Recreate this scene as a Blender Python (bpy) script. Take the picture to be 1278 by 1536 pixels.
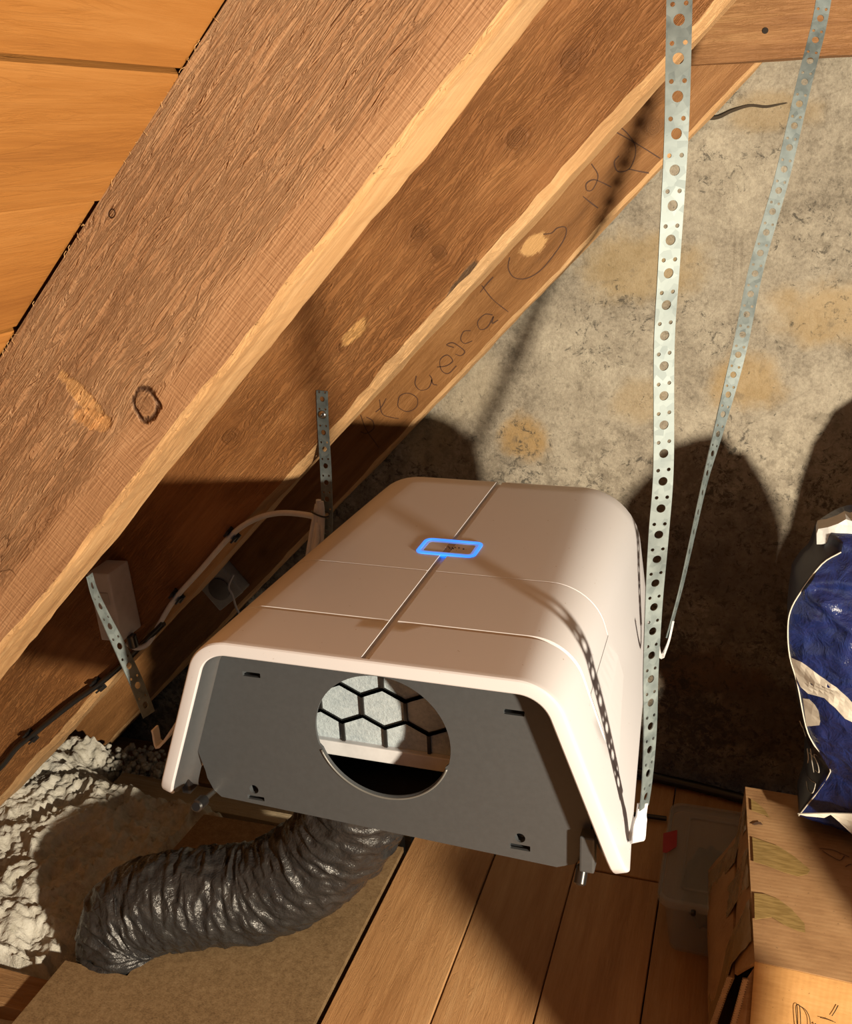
import bpy, bmesh, math, random
from math import sin, cos, pi, sqrt, radians
from mathutils import Vector, Matrix, noise
from mathutils.geometry import delaunay_2d_cdt
random.seed(7)
D = bpy.data
for o in list(D.objects): D.objects.remove(o)
SC = bpy.context.scene
COL = SC.collection

# ------------------------------------------------------------------ camera
CX, CY, FPX, CAMZ = 639.0, 768.0, 1505.64, 1.17
YAW, PIT, ROL = radians(18.9147), radians(20.6143), radians(-2.5032)
ROOF = radians(45.694)
fw = Vector((-sin(YAW)*cos(PIT), cos(YAW)*cos(PIT), -sin(PIT)))
r0 = Vector((cos(YAW), sin(YAW), 0)); u0 = r0.cross(fw)
rt = r0*cos(ROL) + u0*sin(ROL); up = -r0*sin(ROL) + u0*cos(ROL)
CAM = Vector((0, 0, CAMZ))
cd = D.cameras.new('camera'); cam = D.objects.new('camera', cd); COL.objects.link(cam)
m3 = Matrix((rt, up, -fw)).transposed()
cam.matrix_world = Matrix.Translation(CAM) @ m3.to_4x4()
cd.sensor_fit = 'HORIZONTAL'; cd.sensor_width = 36; cd.lens = 36*FPX/1278
cd.clip_start = 0.02; cd.clip_end = 50
SC.camera = cam

# ------------------------------------------------------------------ light
w = D.worlds.new('world'); SC.world = w; w.use_nodes = True
bg = w.node_tree.nodes['Background']
bg.inputs[0].default_value = (0.56, 0.76, 1.0, 1); bg.inputs[1].default_value = 0.075
# a warm work lamp standing to the right of the camera, level with the top of the unit
LAMP = Vector((0.85, -0.02, 0.818))
sd = D.lights.new('work_lamp_light', 'POINT'); sun = D.objects.new('work_lamp_light', sd); COL.objects.link(sun)
sun.location = LAMP; sd.shadow_soft_size = 0.037
sd.energy = 176.0; sd.color = (1.0, 0.84, 0.63); sd.use_nodes = True
_lf = sd.node_tree.nodes.new('ShaderNodeLightFalloff'); _lf.inputs['Strength'].default_value = 1.0; _lf.inputs['Smooth'].default_value = 0.0
_em = [n for n in sd.node_tree.nodes if n.type == 'EMISSION'][0]; sd.node_tree.links.new(_lf.outputs['Linear'], _em.inputs['Strength'])
SC.view_settings.view_transform = 'Standard'; SC.view_settings.look = 'None'
SC.view_settings.exposure = 0.0; SC.view_settings.gamma = 1.0
SC.view_settings.use_curve_mapping = False

# ------------------------------------------------------------------ measuring helpers
def ray(x, y): return rt*((x-CX)/FPX) + up*((CY-y)/FPX) + fw
def onY(x, y, Y): d = ray(x, y); return CAM + d*(Y/d.y)
def onZ(x, y, Z): d = ray(x, y); return CAM + d*((Z-CAMZ)/d.z)
def onX(x, y, X): d = ray(x, y); return CAM + d*(X/d.x)
def atd(x, y, dep): return CAM + ray(x, y)*dep
def fbm(p, s=1.0, o=4): return noise.fractal(Vector(p)*s, 1.0, 2.0, o)

# ------------------------------------------------------------------ material helpers
ALB = 0.66          # overall reflectance level of everything in the loft
class NM:
    def __init__(s, name, rough=0.6, metal=0.0):
        s.m = D.materials.new(name); s.m.use_nodes = True; s.t = s.m.node_tree
        s.b = s.t.nodes['Principled BSDF']
        s.b.inputs['Roughness'].default_value = rough; s.b.inputs['Metallic'].default_value = metal
        s.tc = None
    def n(s, typ, **kw):
        nd = s.t.nodes.new(typ)
        for k, v in kw.items():
            if k.startswith('i_'): nd.inputs[k[2:]].default_value = v
            else: setattr(nd, k, v)
        return nd
    def l(s, a, b): s.t.links.new(a, b)
    def setin(s, sock, v):
        if isinstance(v, bpy.types.NodeSocket): s.l(v, sock)
        else: sock.default_value = v
    def obj(s):
        if not s.tc: s.tc = s.n('ShaderNodeTexCoord')
        return s.tc.outputs['Object']
    def vmath(s, op, a, b=None):
        nd = s.n('ShaderNodeVectorMath', operation=op); s.setin(nd.inputs[0], a)
        if b is not None: s.setin(nd.inputs[1], b)
        return nd.outputs['Value'] if op in ('LENGTH', 'DOT_PRODUCT') else nd.outputs[0]
    def math(s, op, a, b=0.0, c=None, clamp=False):
        nd = s.n('ShaderNodeMath', operation=op, use_clamp=clamp); s.setin(nd.inputs[0], a); s.setin(nd.inputs[1], b)
        if c is not None: s.setin(nd.inputs[2], c)
        return nd.outputs[0]
    def noise(s, vec, scale=5, detail=4, rough=0.5, dist=0.0):
        nd = s.n('ShaderNodeTexNoise'); s.l(vec, nd.inputs['Vector'])
        nd.inputs['Scale'].default_value = scale; nd.inputs['Detail'].default_value = detail
        nd.inputs['Roughness'].default_value = rough; nd.inputs['Distortion'].default_value = dist
        return nd.outputs['Fac']
    def voro(s, vec, scale=5, feat='F1', rnd=1.0):
        nd = s.n('ShaderNodeTexVoronoi', feature=feat); s.l(vec, nd.inputs['Vector'])
        nd.inputs['Scale'].default_value = scale; nd.inputs['Randomness'].default_value = rnd
        return nd
    def step(s, v, a, b):          # smoothstep from a to b
        nd = s.n('ShaderNodeMapRange', interpolation_type='SMOOTHSTEP'); s.setin(nd.inputs[0], v)
        nd.inputs[1].default_value = a; nd.inputs[2].default_value = b
        return nd.outputs[0]
    def ramp(s, v, stops):
        nd = s.n('ShaderNodeValToRGB'); s.l(v, nd.inputs[0]); e = nd.color_ramp.elements
        while len(e) < len(stops): e.new(0.5)
        for k, (p, c) in enumerate(stops): e[k].position = p; e[k].color = (*c, 1)
        return nd.outputs[0]
    def mix(s, f, a, b, mode='MIX'):
        nd = s.n('ShaderNodeMix', data_type='RGBA', blend_type=mode, clamp_factor=True)
        s.setin(nd.inputs[0], f)
        for i, v in ((6, a), (7, b)):
            if isinstance(v, tuple): v = (*v, 1)
            s.setin(nd.inputs[i], v)
        return nd.outputs[2]
    def bump(s, h, strength=0.5, dist=0.002, prev=None):
        nd = s.n('ShaderNodeBump'); s.l(h, nd.inputs['Height'])
        nd.inputs['Strength'].default_value = strength; nd.inputs['Distance'].default_value = dist
        if prev is not None: s.l(prev, nd.inputs['Normal'])
        return nd.outputs[0]
    def fin(s, color=None, normal=None, rough=None, **kw):
        if color is not None:
            if isinstance(color, tuple): s.b.inputs['Base Color'].default_value = (*[c*ALB for c in color], 1)
            else: s.l(s.mix(1.0, color, (ALB, ALB, ALB), 'MULTIPLY'), s.b.inputs['Base Color'])
        if normal is not None: s.l(normal, s.b.inputs['Normal'])
        if rough is not None: s.setin(s.b.inputs['Roughness'], rough)
        for k, v in kw.items(): s.b.inputs[k.replace('_', ' ')].default_value = v
        return s.m

def plain(name, c, rough=0.5, metal=0.0, speck=0.04, scale=60, bump=0.0, **kw):
    m = NM(name, rough, metal); v = m.noise(m.obj(), scale, 4, 0.6)
    lo = tuple(max(0, x*(1-speck*2)) for x in c); hi = tuple(min(1, x*(1+speck*2)) for x in c)
    nrm = m.bump(m.noise(m.obj(), scale*4, 3), bump, 0.001) if bump else None
    return m.fin(m.ramp(v, [(0.3, lo), (0.7, hi)]), nrm, **kw)

def wood(name, dark, mid, light, knots=(), chips=(), rough_zone=None, bumps=0.6, saw=0.3, auto_knots=False, seed=0.0, grain=1.0, kdark=0.1):
    """grain runs along the object's own X axis"""
    m = NM(name, 0.62)
    oi = m.n('ShaderNodeObjectInfo')
    rnd = m.math('MULTIPLY', oi.outputs['Random'], 40.0)
    off = m.n('ShaderNodeCombineXYZ'); m.l(rnd, off.inputs[0]); off.inputs[1].default_value = seed; m.l(rnd, off.inputs[2])
    P = m.obj()
    # knots push the grain aside
    W = P; masks = []
    for (kx, kz, rx, rz) in knots:
        dlt = m.vmath('MULTIPLY', m.vmath('SUBTRACT', P, (kx, 0, kz)), (1/rx, 0, 1/rz))
        wob = m.vmath('SCALE', dlt, None)
        wob.node.inputs['Scale'].default_value = 1.0
        dist = m.vmath('LENGTH', wob)
        dist = m.math('ADD', dist, m.math('MULTIPLY', m.math('SUBTRACT', m.noise(P, 60, 4), 0.5), 1.3))
        masks.append(dist)
        fall = m.math('POWER', 2.718, m.math('MULTIPLY', m.math('MULTIPLY', dist, dist), -0.16))
        sc = m.vmath('SCALE', dlt, None); m.l(m.math('MULTIPLY', fall, -0.45*rz), sc.node.inputs['Scale'])
        W = m.vmath('ADD', W, sc)
    Q = m.vmath('ADD', W, off.outputs[0])
    big = m.noise(m.vmath('MULTIPLY', Q, (1.3, 9, 9)), 2.2*grain, 4, 0.55, 0.6)
    mid_n = m.noise(m.vmath('MULTIPLY', Q, (4, 60, 60)), 1.5*grain, 6, 0.65, 0.8)
    fib = m.noise(m.vmath('MULTIPLY', Q, (12, 240, 240)), 2.0*grain, 4, 0.7, 0.3)
    v = m.math('ADD', m.math('MULTIPLY', big, 0.5), m.math('ADD', m.math('MULTIPLY', mid_n, 0.38), m.math('MULTIPLY', fib, 0.22)))
    col = m.ramp(v, [(0.36, dark), (0.54, mid), (0.72, light)])
    sawn = m.noise(m.vmath('MULTIPLY', m.vmath('ADD', P, off.outputs[0]), (420, 30, 30)), 1.0, 2, 0.5)
    # deep torn grain: ridged streaks
    tg = m.noise(m.vmath('MULTIPLY', Q, (11, 120, 120)), 1.7*grain, 5, 0.6, 1.1)
    ridge = m.math('ABSOLUTE', m.math('SUBTRACT', tg, 0.5)); ridge = m.step(ridge, 0.0, 0.09)
    if rough_zone is not None:
        z0, z1 = rough_zone
        sep = m.n('ShaderNodeSeparateXYZ'); m.l(P, sep.inputs[0])
        zz = m.math('ADD', sep.outputs[2], m.math('MULTIPLY', m.math('SUBTRACT', m.noise(P, 6, 2), 0.5), 0.05))
        zone = m.step(zz, z0, z1)
    else:
        zone = m.step(m.noise(P, 5, 3), 0.3, 0.7)
    rz_ = m.math('MULTIPLY', m.math('SUBTRACT', 1.0, ridge), zone)
    col = m.mix(m.math('MULTIPLY', rz_, 0.16), col, dark)
    h = m.math('ADD', m.math('MULTIPLY', mid_n, 0.6), m.math('MULTIPLY', fib, 0.35))
    h = m.math('SUBTRACT', h, m.math('MULTIPLY', rz_, 0.9))
    h = m.math('ADD', h, m.math('MULTIPLY', sawn, saw))
    if rough_zone is not None:
        cq = m.noise(m.vmath('MULTIPLY', Q, (1.6, 16, 16)), 1.6, 4, 0.5, 0.5)
        ck = m.math('SUBTRACT', 1.0, m.step(m.math('ABSOLUTE', m.math('SUBTRACT', cq, 0.50)), 0.0, 0.006))
        ck = m.math('MULTIPLY', m.math('MULTIPLY', ck, zone), m.step(m.noise(P, 3.0, 2), 0.45, 0.6))
        col = m.mix(m.math('MULTIPLY', ck, 0.65), col, (0.12, 0.05, 0.02)); h = m.math('SUBTRACT', h, m.math('MULTIPLY', ck, 1.2))
    for dist in masks:
        core = m.math('SUBTRACT', 1.0, m.step(dist, 0.7, 1.0))
        ring = m.math('MULTIPLY', m.step(dist, 0.75, 0.95), m.math('SUBTRACT', 1.0, m.step(dist, 1.0, 1.25)))
        halo = m.math('SUBTRACT', 1.0, m.step(dist, 0.9, 2.4))
        col = m.mix(m.math('MULTIPLY', halo, 0.35), col, dark)
        rings = m.math('ADD', 0.5, m.math('MULTIPLY', 0.5, m.math('SINE', m.math('MULTIPLY', dist, 28))))
        core_c = m.mix(rings, tuple(x*0.7 for x in dark), tuple(x*0.75 for x in mid))
        col = m.mix(m.math('MULTIPLY', core, 0.65), col, core_c)
        col = m.mix(m.math('MULTIPLY', ring, kdark), col, (0.05, 0.02, 0.01))
        h = m.math('SUBTRACT', h, m.math('MULTIPLY', ring, 1.3*kdark+0.1))
    for (kx, kz, rx, rz, ang, cc) in chips:
        mp = m.n('ShaderNodeMapping', vector_type='TEXTURE'); m.l(P, mp.inputs[0])
        mp.inputs['Location'].default_value = (kx, 0, kz); mp.inputs['Rotation'].default_value = (0, ang, 0)
        dd = m.vmath('LENGTH', m.vmath('MULTIPLY', mp.outputs[0], (1/rx, 0, 1/rz)))
        dd = m.math('ADD', dd, m.math('MULTIPLY', m.math('SUBTRACT', m.noise(m.vmath('MULTIPLY', P, (40, 40, 120)), 1.0, 5, 0.7), 0.5), 1.5))
        mk = m.math('SUBTRACT', 1.0, m.step(dd, 0.75, 1.1))
        col = m.mix(m.math('MULTIPLY', mk, 0.8), col, cc)
        h = m.math('SUBTRACT', h, m.math('MULTIPLY', mk, 0.7))
    if auto_knots:
        vn = m.voro(m.vmath('MULTIPLY', m.vmath('ADD', P, off.outputs[0]), (0.55, 1, 1)), 7.5)
        kd = m.math('ADD', vn.outputs['Distance'], m.math('MULTIPLY', m.math('SUBTRACT', m.noise(P, 70, 2), 0.5), 0.05))
        kk = m.math('SUBTRACT', 1.0, m.step(kd, 0.03, 0.075))
        col = m.mix(m.math('MULTIPLY', kk, 0.75), col, tuple(x*0.45 for x in dark))
    val = m.math('ADD', 0.9, m.math('MULTIPLY', oi.outputs['Random'], 0.2))
    hsv = m.n('ShaderNodeHueSaturation'); m.l(col, hsv.inputs['Color']); m.l(val, hsv.inputs['Value'])
    return m.fin(hsv.outputs[0], m.bump(h, bumps, 0.004), Specular_IOR_Level=0.25)

# ------------------------------------------------------------------ mesh helpers
def finish(name, bm, mat, parent=None, smooth=False, autos=None):
    me = D.meshes.new(name); bmesh.ops.recalc_face_normals(bm, faces=bm.faces) if len(bm.faces) else None
    bm.to_mesh(me); bm.free()
    for mm in (mat if isinstance(mat, (list, tuple)) else [mat]): me.materials.append(mm)
    if smooth:
        for p in me.polygons: p.use_smooth = True
    o = D.objects.new(name, me); COL.objects.link(o)
    if autos:
        me.set_sharp_from_angle(angle=radians(autos))
    if parent is not None: o.parent = parent
    return o
def raw(name, vs, fs, mat, parent=None, smooth=False, autos=None):
    bm = bmesh.new(); bv = [bm.verts.new(v) for v in vs]
    for f in fs:
        try: bm.faces.new([bv[i] for i in f])
        except ValueError: pass
    return finish(name, bm, mat, parent, smooth, autos)
def tag(o, label=None, cat=None, group=None, kind=None):
    if label: o['label'] = label
    if cat: o['category'] = cat
    if group: o['group'] = group
    if kind: o['kind'] = kind
    return o
def thing(name, label, cat, loc=(0, 0, 0), group=None):
    o = D.objects.new(name, None); COL.objects.link(o); o.location = loc; o.empty_display_size = 0.05
    return tag(o, label, cat, group)
class Off:                      # child meshes are written in world metres, shifted to the thing's base
    pass
def kid(root, o):
    o.parent = root
    l = root.location
    M = Matrix.Translation(-Vector(l))
    if o.matrix_basis == Matrix.Identity(4) and o.type == 'MESH' and not o.get('own'):
        o.data.transform(M)
    else:
        o.matrix_basis = M @ o.matrix_basis
    return o
def bx(bm, x0, x1, y0, y1, z0, z1, M=None):
    vs = [bm.verts.new(Vector(v) if M is None else M @ Vector(v)) for v in
          [(x0, y0, z0), (x1, y0, z0), (x1, y1, z0), (x0, y1, z0), (x0, y0, z1), (x1, y0, z1), (x1, y1, z1), (x0, y1, z1)]]
    for f in ((0, 3, 2, 1), (4, 5, 6, 7), (0, 1, 5, 4), (1, 2, 6, 5), (2, 3, 7, 6), (3, 0, 4, 7)):
        bm.faces.new([vs[i] for i in f])
    return vs
def bevel(bm, w, seg=2):
    bmesh.ops.bevel(bm, geom=list(bm.edges), offset=w, segments=seg, profile=0.6, affect='EDGES', clamp_overlap=True)
def boxobj(name, x0, x1, y0, y1, z0, z1, mat, parent=None, bev=0.0, M=None, seg=2):
    bm = bmesh.new(); bx(bm, x0, x1, y0, y1, z0, z1)
    if bev: bevel(bm, bev, seg)
    if M is not None: bm.transform(M)
    return finish(name, bm, mat, parent)
def catmull(pts, n=8):
    P = [Vector(p) for p in pts]; out = []
    for i in range(len(P)-1):
        a = P[i-1] if i else P[0]*2-P[1]; b = P[i]; c = P[i+1]; d = P[i+2] if i+2 < len(P) else P[-1]*2-P[-2]
        for k in range(n):
            t = k/n
            out.append(0.5*((2*b)+(c-a)*t+(2*a-5*b+4*c-d)*t*t+(3*b-a-3*c+d)*t**3))
    out.append(P[-1]); return out
def frames(path):
    T = []
    for i in range(len(path)):
        t = path[min(i+1, len(path)-1)]-path[max(i-1, 0)]; T.append(t.normalized())
    up_ = Vector((0, 0, 1)) if abs(T[0].z) < 0.9 else Vector((1, 0, 0))
    N = [(up_ - T[0]*up_.dot(T[0])).normalized()]
    for i in range(1, len(path)):
        v = N[-1]-T[i]*N[-1].dot(T[i]); N.append(v.normalized())
    return T, N
def tube_bm(bm, path, rad, seg=12, cap=True):
    T, N = frames(path); rings = []
    for i, p in enumerate(path):
        b = T[i].cross(N[i]); ring = []
        for k in range(seg):
            a = 2*pi*k/seg; r = rad(i/(len(path)-1), a) if callable(rad) else rad
            ring.append(bm.verts.new(p + (N[i]*cos(a)+b*sin(a))*r))
        rings.append(ring)
    for i in range(len(rings)-1):
        for k in range(seg):
            bm.faces.new([rings[i][k], rings[i][(k+1) % seg], rings[i+1][(k+1) % seg], rings[i+1][k]])
    if cap: bm.faces.new(rings[0]); bm.faces.new(rings[-1])
def tube(name, pts, rad, mat, parent=None, seg=12, n=8, smooth=True):
    bm = bmesh.new(); tube_bm(bm, catmull(pts, n) if n else [Vector(p) for p in pts], rad, seg)
    return finish(name, bm, mat, parent, smooth, 50)
def cyl(name, p0, p1, r, mat, parent=None, seg=20, bev=0.0):
    """turned cylinder with eased rims"""
    p0 = Vector(p0); p1 = Vector(p1); ax = (p1-p0); L = ax.length; q = ax.to_track_quat('Z', 'Y').to_matrix().to_4x4()
    prof = [(0.0, 0.0), (r-bev, 0.0), (r, bev), (r, L-bev), (r-bev, L), (0.0, L)] if bev else [(0, 0), (r, 0), (r, L), (0, L)]
    return lathe(name, prof, Matrix.Translation(p0) @ q, mat, parent, seg)
def lathe(name, prof, M, mat, parent=None, seg=20):
    bm = bmesh.new(); rings = []
    for (r, z) in prof:
        if r < 1e-6: rings.append([bm.verts.new(M @ Vector((0, 0, z)))])
        else: rings.append([bm.verts.new(M @ Vector((r*cos(2*pi*k/seg), r*sin(2*pi*k/seg), z))) for k in range(seg)])
    for a, b in zip(rings, rings[1:]):
        for k in range(seg):
            j = (k+1) % seg
            if len(a) == 1 and len(b) == 1: continue
            if len(a) == 1: bm.faces.new([a[0], b[k], b[j]])
            elif len(b) == 1: bm.faces.new([a[k], a[j], b[0]])
            else: bm.faces.new([a[k], a[j], b[j], b[k]])
    return finish(name, bm, mat, parent, True, 40)
def cdt(outer, holes=(), inner=()):
    """triangulate a 2-D outline with holes"""
    vs = []; cons = []
    for loop in [outer]+list(holes):
        s = len(vs); vs += [Vector(p) for p in loop]; n = len(loop)
        cons += [(s+i, s+(i+1) % n) for i in range(n)]
    vs += [Vector(p) for p in inner]
    V, E_, F, *_ = delaunay_2d_cdt(vs, cons, [], 0, 1e-7)
    def inside(p, loop):
        c = False; n = len(loop)
        for i in range(n):
            a, b = loop[i], loop[(i+1) % n]
            if (a[1] > p[1]) != (b[1] > p[1]) and p[0] < (b[0]-a[0])*(p[1]-a[1])/(b[1]-a[1])+a[0]: c = not c
        return c
    out = []
    for f in F:
        c = sum((V[i] for i in f), Vector((0, 0)))/len(f)
        if inside(c, outer) and not any(inside(c, h) for h in holes): out.append(list(f))
    return V, out
def circle(cx, cy, r, n=20, ry=None): return [(cx+r*cos(2*pi*k/n), cy+(ry or r)*sin(2*pi*k/n)) for k in range(n)]
def rrect(x0, x1, y0, y1, r, n=4):
    out = []
    for (cx_, cy_, a0) in ((x1-r, y1-r, 0), (x0+r, y1-r, 90), (x0+r, y0+r, 180), (x1-r, y0+r, 270)):
        for k in range(n+1):
            a = radians(a0+90*k/n); out.append((cx_+r*cos(a), cy_+r*sin(a)))
    return out
def solid2d(name, outer, holes, fmap, depth, mat, parent=None, inner=()):
    """fmap(u,v,w) -> world, w = 0 front, 1 back; makes a plate with real thickness"""
    V, F = cdt(outer, holes, inner); bm = bmesh.new()
    A = [bm.verts.new(fmap(v[0], v[1], 0.0)) for v in V]; B = [bm.verts.new(fmap(v[0], v[1], depth)) for v in V]
    cnt = {}
    for f in F:
        bm.faces.new([A[i] for i in f]); bm.faces.new([B[i] for i in reversed(f)])
        for i in range(len(f)):
            a, b = f[i], f[(i+1) % len(f)]; cnt.setdefault((min(a, b), max(a, b)), []).append((a, b))
    for k, l in cnt.items():
        if len(l) == 1:
            a, b = l[0]; bm.faces.new([A[b], A[a], B[a], B[b]])
    return finish(name, bm, mat, parent)
def strokes(name, polys, fmap, width, mat, parent=None, lift=0.0004):
    """pen strokes as thin ribbons on a surface; polys in 2-D, fmap -> (point, normal)"""
    bm = bmesh.new()
    for pl in polys:
        pts = [Vector((p[0], p[1], 0)) for p in pl]; pts = catmull(pts, 6) if len(pts) > 2 else pts
        W = [fmap(p.x, p.y) for p in pts]; L = []; R_ = []
        for i, (p, nrm) in enumerate(W):
            t = (W[min(i+1, len(W)-1)][0]-W[max(i-1, 0)][0]).normalized(); s = t.cross(nrm).normalized()
            ww = width*(0.8+0.35*noise.noise(p*60)); q = p+nrm*lift
            L.append(bm.verts.new(q+s*ww/2)); R_.append(bm.verts.new(q-s*ww/2))
        for i in range(len(L)-1): bm.faces.new([L[i], L[i+1], R_[i+1], R_[i]])
    return finish(name, bm, mat, parent)
def interp(tab, t):
    if t <= tab[0][0]: return tab[0][1]
    for (a, va), (b, vb) in zip(tab, tab[1:]):
        if t <= b: return va+(vb-va)*(t-a)/(b-a)
    return tab[-1][1]

# ------------------------------------------------------------------ positions shared by many things
YG = 1.69                       # gable wall face
Y1, T1, D1 = 0.72, 0.079, 0.1756
Y2, T2, D2 = 1.24, 0.080, 0.1257
Y3, T3, D3 = 1.60, 0.072, 0.0711
STOP = 0.341                    # distance of the sheathing from the camera, across the slope
RD = Vector((cos(ROOF), 0, sin(ROOF))); RN = Vector((-sin(ROOF), 0, cos(ROOF)))    # up the slope / out through the roof
def raft_local(x, y, Y):        # pixel on a rafter's front face -> (along, across) local coordinates
    q = onY(x, y, Y)-CAM; return q.dot(RD), q.dot(RN)

# ================================================================== STRUCTURE
# --- gable wall
def wall_mat():
    m = NM('gable_plaster', 0.9); P = m.obj()
    n1 = m.noise(P, 3.5, 5, 0.6, 0.3); n2 = m.noise(P, 16, 8, 0.72); n3 = m.noise(P, 150, 6, 0.8)
    v = m.math('ADD', m.math('MULTIPLY', n1, 0.45), m.math('ADD', m.math('MULTIPLY', n2, 0.35), m.math('MULTIPLY', n3, 0.40)))
    col = m.ramp(v, [(0.47, (0.17, 0.15, 0.12)), (0.58, (0.36, 0.325, 0.26)), (0.72, (0.56, 0.52, 0.42))])
    def blot(px, py, rx, rz, c, s, wob=0.9):
        nonlocal col
        q = onY(px, py, YG)
        d = m.vmath('LENGTH', m.vmath('MULTIPLY', m.vmath('SUBTRACT', P, tuple(q)), (1/rx, 0, 1/rz)))
        d = m.math('ADD', d, m.math('MULTIPLY', m.math('SUBTRACT', m.noise(P, 14, 4, 0.6), 0.5), wob*1.6))
        mk = m.math('MULTIPLY', m.math('SUBTRACT', 1.0, m.step(d, 0.6, 1.25)), s)
        col = m.mix(mk, col, c)
    for a in [(790, 660, .05, .045, (0.42, 0.27, 0.10), .75), (960, 400, .09, .06, (0.42, 0.31, 0.15), .6), (1235, 470, .09, .05, (0.45, 0.32, 0.15), .6),
              (1115, 570, .06, .05, (0.45, 0.31, 0.13), .6), (1160, 170, .07, .03, (0.42, 0.31, 0.16), .5), (640, 660, .06, .05, (0.42, 0.35, 0.2), .4),
              (1060, 1010, .1, .05, (0.20, 0.11, 0.055), .8), (960, 600, .05, .04, (0.45, 0.33, 0.16), .4), (1130, 1080, .14, .08, (0.18, 0.12, 0.08), .6),
              (700, 580, .06, .08, (0.55, 0.48, 0.34), .3), (1230, 900, .2, .1, (0.2, 0.17, 0.14), .5), (1090, 830, .2, .09, (0.22, 0.19, 0.17), .45)]:
        blot(*a)
    # black mould flecks, denser low down
    sep = m.n('ShaderNodeSeparateXYZ'); m.l(P, sep.inputs[0])
    low = m.math('SUBTRACT', 1.0, m.step(sep.outputs[2], 0.45, 0.85))
    clump = m.step(m.noise(P, 6, 3), 0.46, 0.66)
    fine = m.noise(P, 62, 8, 0.85, 0.6)
    thr = m.math('ADD', m.math('ADD', fine, m.math('MULTIPLY', low, 0.085)), m.math('MULTIPLY', clump, 0.075))
    mould = m.step(thr, 0.60, 0.68)
    col = m.mix(m.math('MULTIPLY', mould, 0.82), col, (0.065, 0.062, 0.055))
    mid = m.step(m.math('ADD', m.noise(P, 30, 5, 0.7), m.math('MULTIPLY', low, 0.13)), 0.56, 0.70)
    col = m.mix(m.math('MULTIPLY', mid, 0.45), col, (0.17, 0.145, 0.11))
    cr = m.voro(m.vmath('ADD', P, m.vmath('MULTIPLY', m.n('ShaderNodeTexNoise').outputs['Color'], (0.03, 0.03, 0.03))), 5.5, 'DISTANCE_TO_EDGE')
    crack_and_lip_shade = m.math('MULTIPLY', m.math('SUBTRACT', 1.0, m.step(cr.outputs['Distance'], 0.0, 0.012)), m.step(m.noise(P, 4, 2), 0.45, 0.6))
    col = m.mix(m.math('MULTIPLY', crack_and_lip_shade, 0.12), col, (0.16, 0.13, 0.09))
    h = m.math('ADD', m.math('MULTIPLY', n2, 0.6), m.math('MULTIPLY', n3, 0.5))
    h = m.math('SUBTRACT', h, m.math('MULTIPLY', crack_and_lip_shade, 0.1))
    return m.fin(col, m.bump(h, 0.75, 0.006), Specular_IOR_Level=0.15)
M_WALL = wall_mat()
bm = bmesh.new(); NX, NZ = 220, 150; grid = []
for j in range(NZ+1):
    row = []
    for i in range(NX+1):
        x = -2.3+3.6*i/NX; z = -0.3+2.4*j/NZ
        y = YG + 0.006*noise.noise(Vector((x*6, 1.3, z*6))) + 0.003*noise.noise(Vector((x*22, 4.3, z*22)))
        # a lip of thicker plaster in the upper right
        q = onY(1120, 165, YG)
        lip = q.z + 0.012 - 0.02*sin((x-q.x)*9)
        if x > q.x-0.14 and x < q.x+0.32:
            y -= 0.010*max(0, min(1, (z-lip)/0.010))*max(0, min(1, 1-(z-lip)/0.10))*min(1, (x-q.x+0.14)/0.05)
        row.append(bm.verts.new((x, y, z)))
    grid.append(row)
for j in range(NZ):
    for i in range(NX): bm.faces.new([grid[j][i], grid[j][i+1], grid[j+1][i+1], grid[j+1][i]])
vb = [bm.verts.new(v) for v in ((-2.3, YG+.15, -.3), (1.3, YG+.15, -.3), (1.3, YG+.15, 2.1), (-2.3, YG+.15, 2.1))]
bm.faces.new(vb)
for f in bm.faces: f.smooth = True
wall = tag(finish('wall_back', bm, M_WALL), 'rough stained plaster gable wall behind the unit', kind='structure')

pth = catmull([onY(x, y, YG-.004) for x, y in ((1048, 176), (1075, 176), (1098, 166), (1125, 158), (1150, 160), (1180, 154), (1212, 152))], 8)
bm = bmesh.new(); tube_bm(bm, pth, lambda t, a: 0.0035*(1-0.7*t), 6)  # dark tube paints in the shade under the plaster lip
tag(finish('crack_and_lip_shade', bm, plain('lip_shade_dark', (0.05, 0.035, 0.02), 0.9), wall), None)

# --- roof sheathing
M_SHEATH = wood('sheathing_boards', (0.25, 0.095, 0.020), (0.37, 0.155, 0.034), (0.46, 0.215, 0.06), bumps=0.22, saw=0.05, grain=0.45)
M_DARK = plain('dark_gap', (0.02, 0.013, 0.008), 0.9)
MR = Matrix((RD, Vector((0, 1, 0)), RN)).transposed().to_4x4()       # local X up the slope, Y world, Z outward
ceil = boxobj('ceiling', -2.3, 1.3, -1.0, YG, 0.024, 0.034, M_DARK)
ceil.matrix_world = Matrix.Translation(CAM+RN*STOP) @ MR
tag(ceil, 'sloping roof lined with orange softwood boards', kind='structure')
edges = [-2.3, -1.95, -1.81, -1.67, -1.53, -1.385, -1.24, -1.10, -0.96, -0.82, -0.678, -0.537, -0.389, -0.2615, -0.12, 0.02, 0.16, 0.30, 0.45, 0.6, 0.75, 0.9, 1.05, 1.28]
for k, (a, b) in enumerate(zip(edges, edges[1:])):
    bm = bmesh.new(); bx(bm, -1.0, YG-0.01, a+0.0018, b-0.0018, 0.0, 0.02); bevel(bm, 0.0015, 1)
    # local X of a board runs along the ridge
    o = finish('board', bm, M_SHEATH, ceil)
    o.matrix_basis = Matrix(((0, 1, 0, 0), (1, 0, 0, 0), (0, 0, 1, 0.002*((k*7) % 3-1)), (0, 0, 0, 1)))

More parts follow.
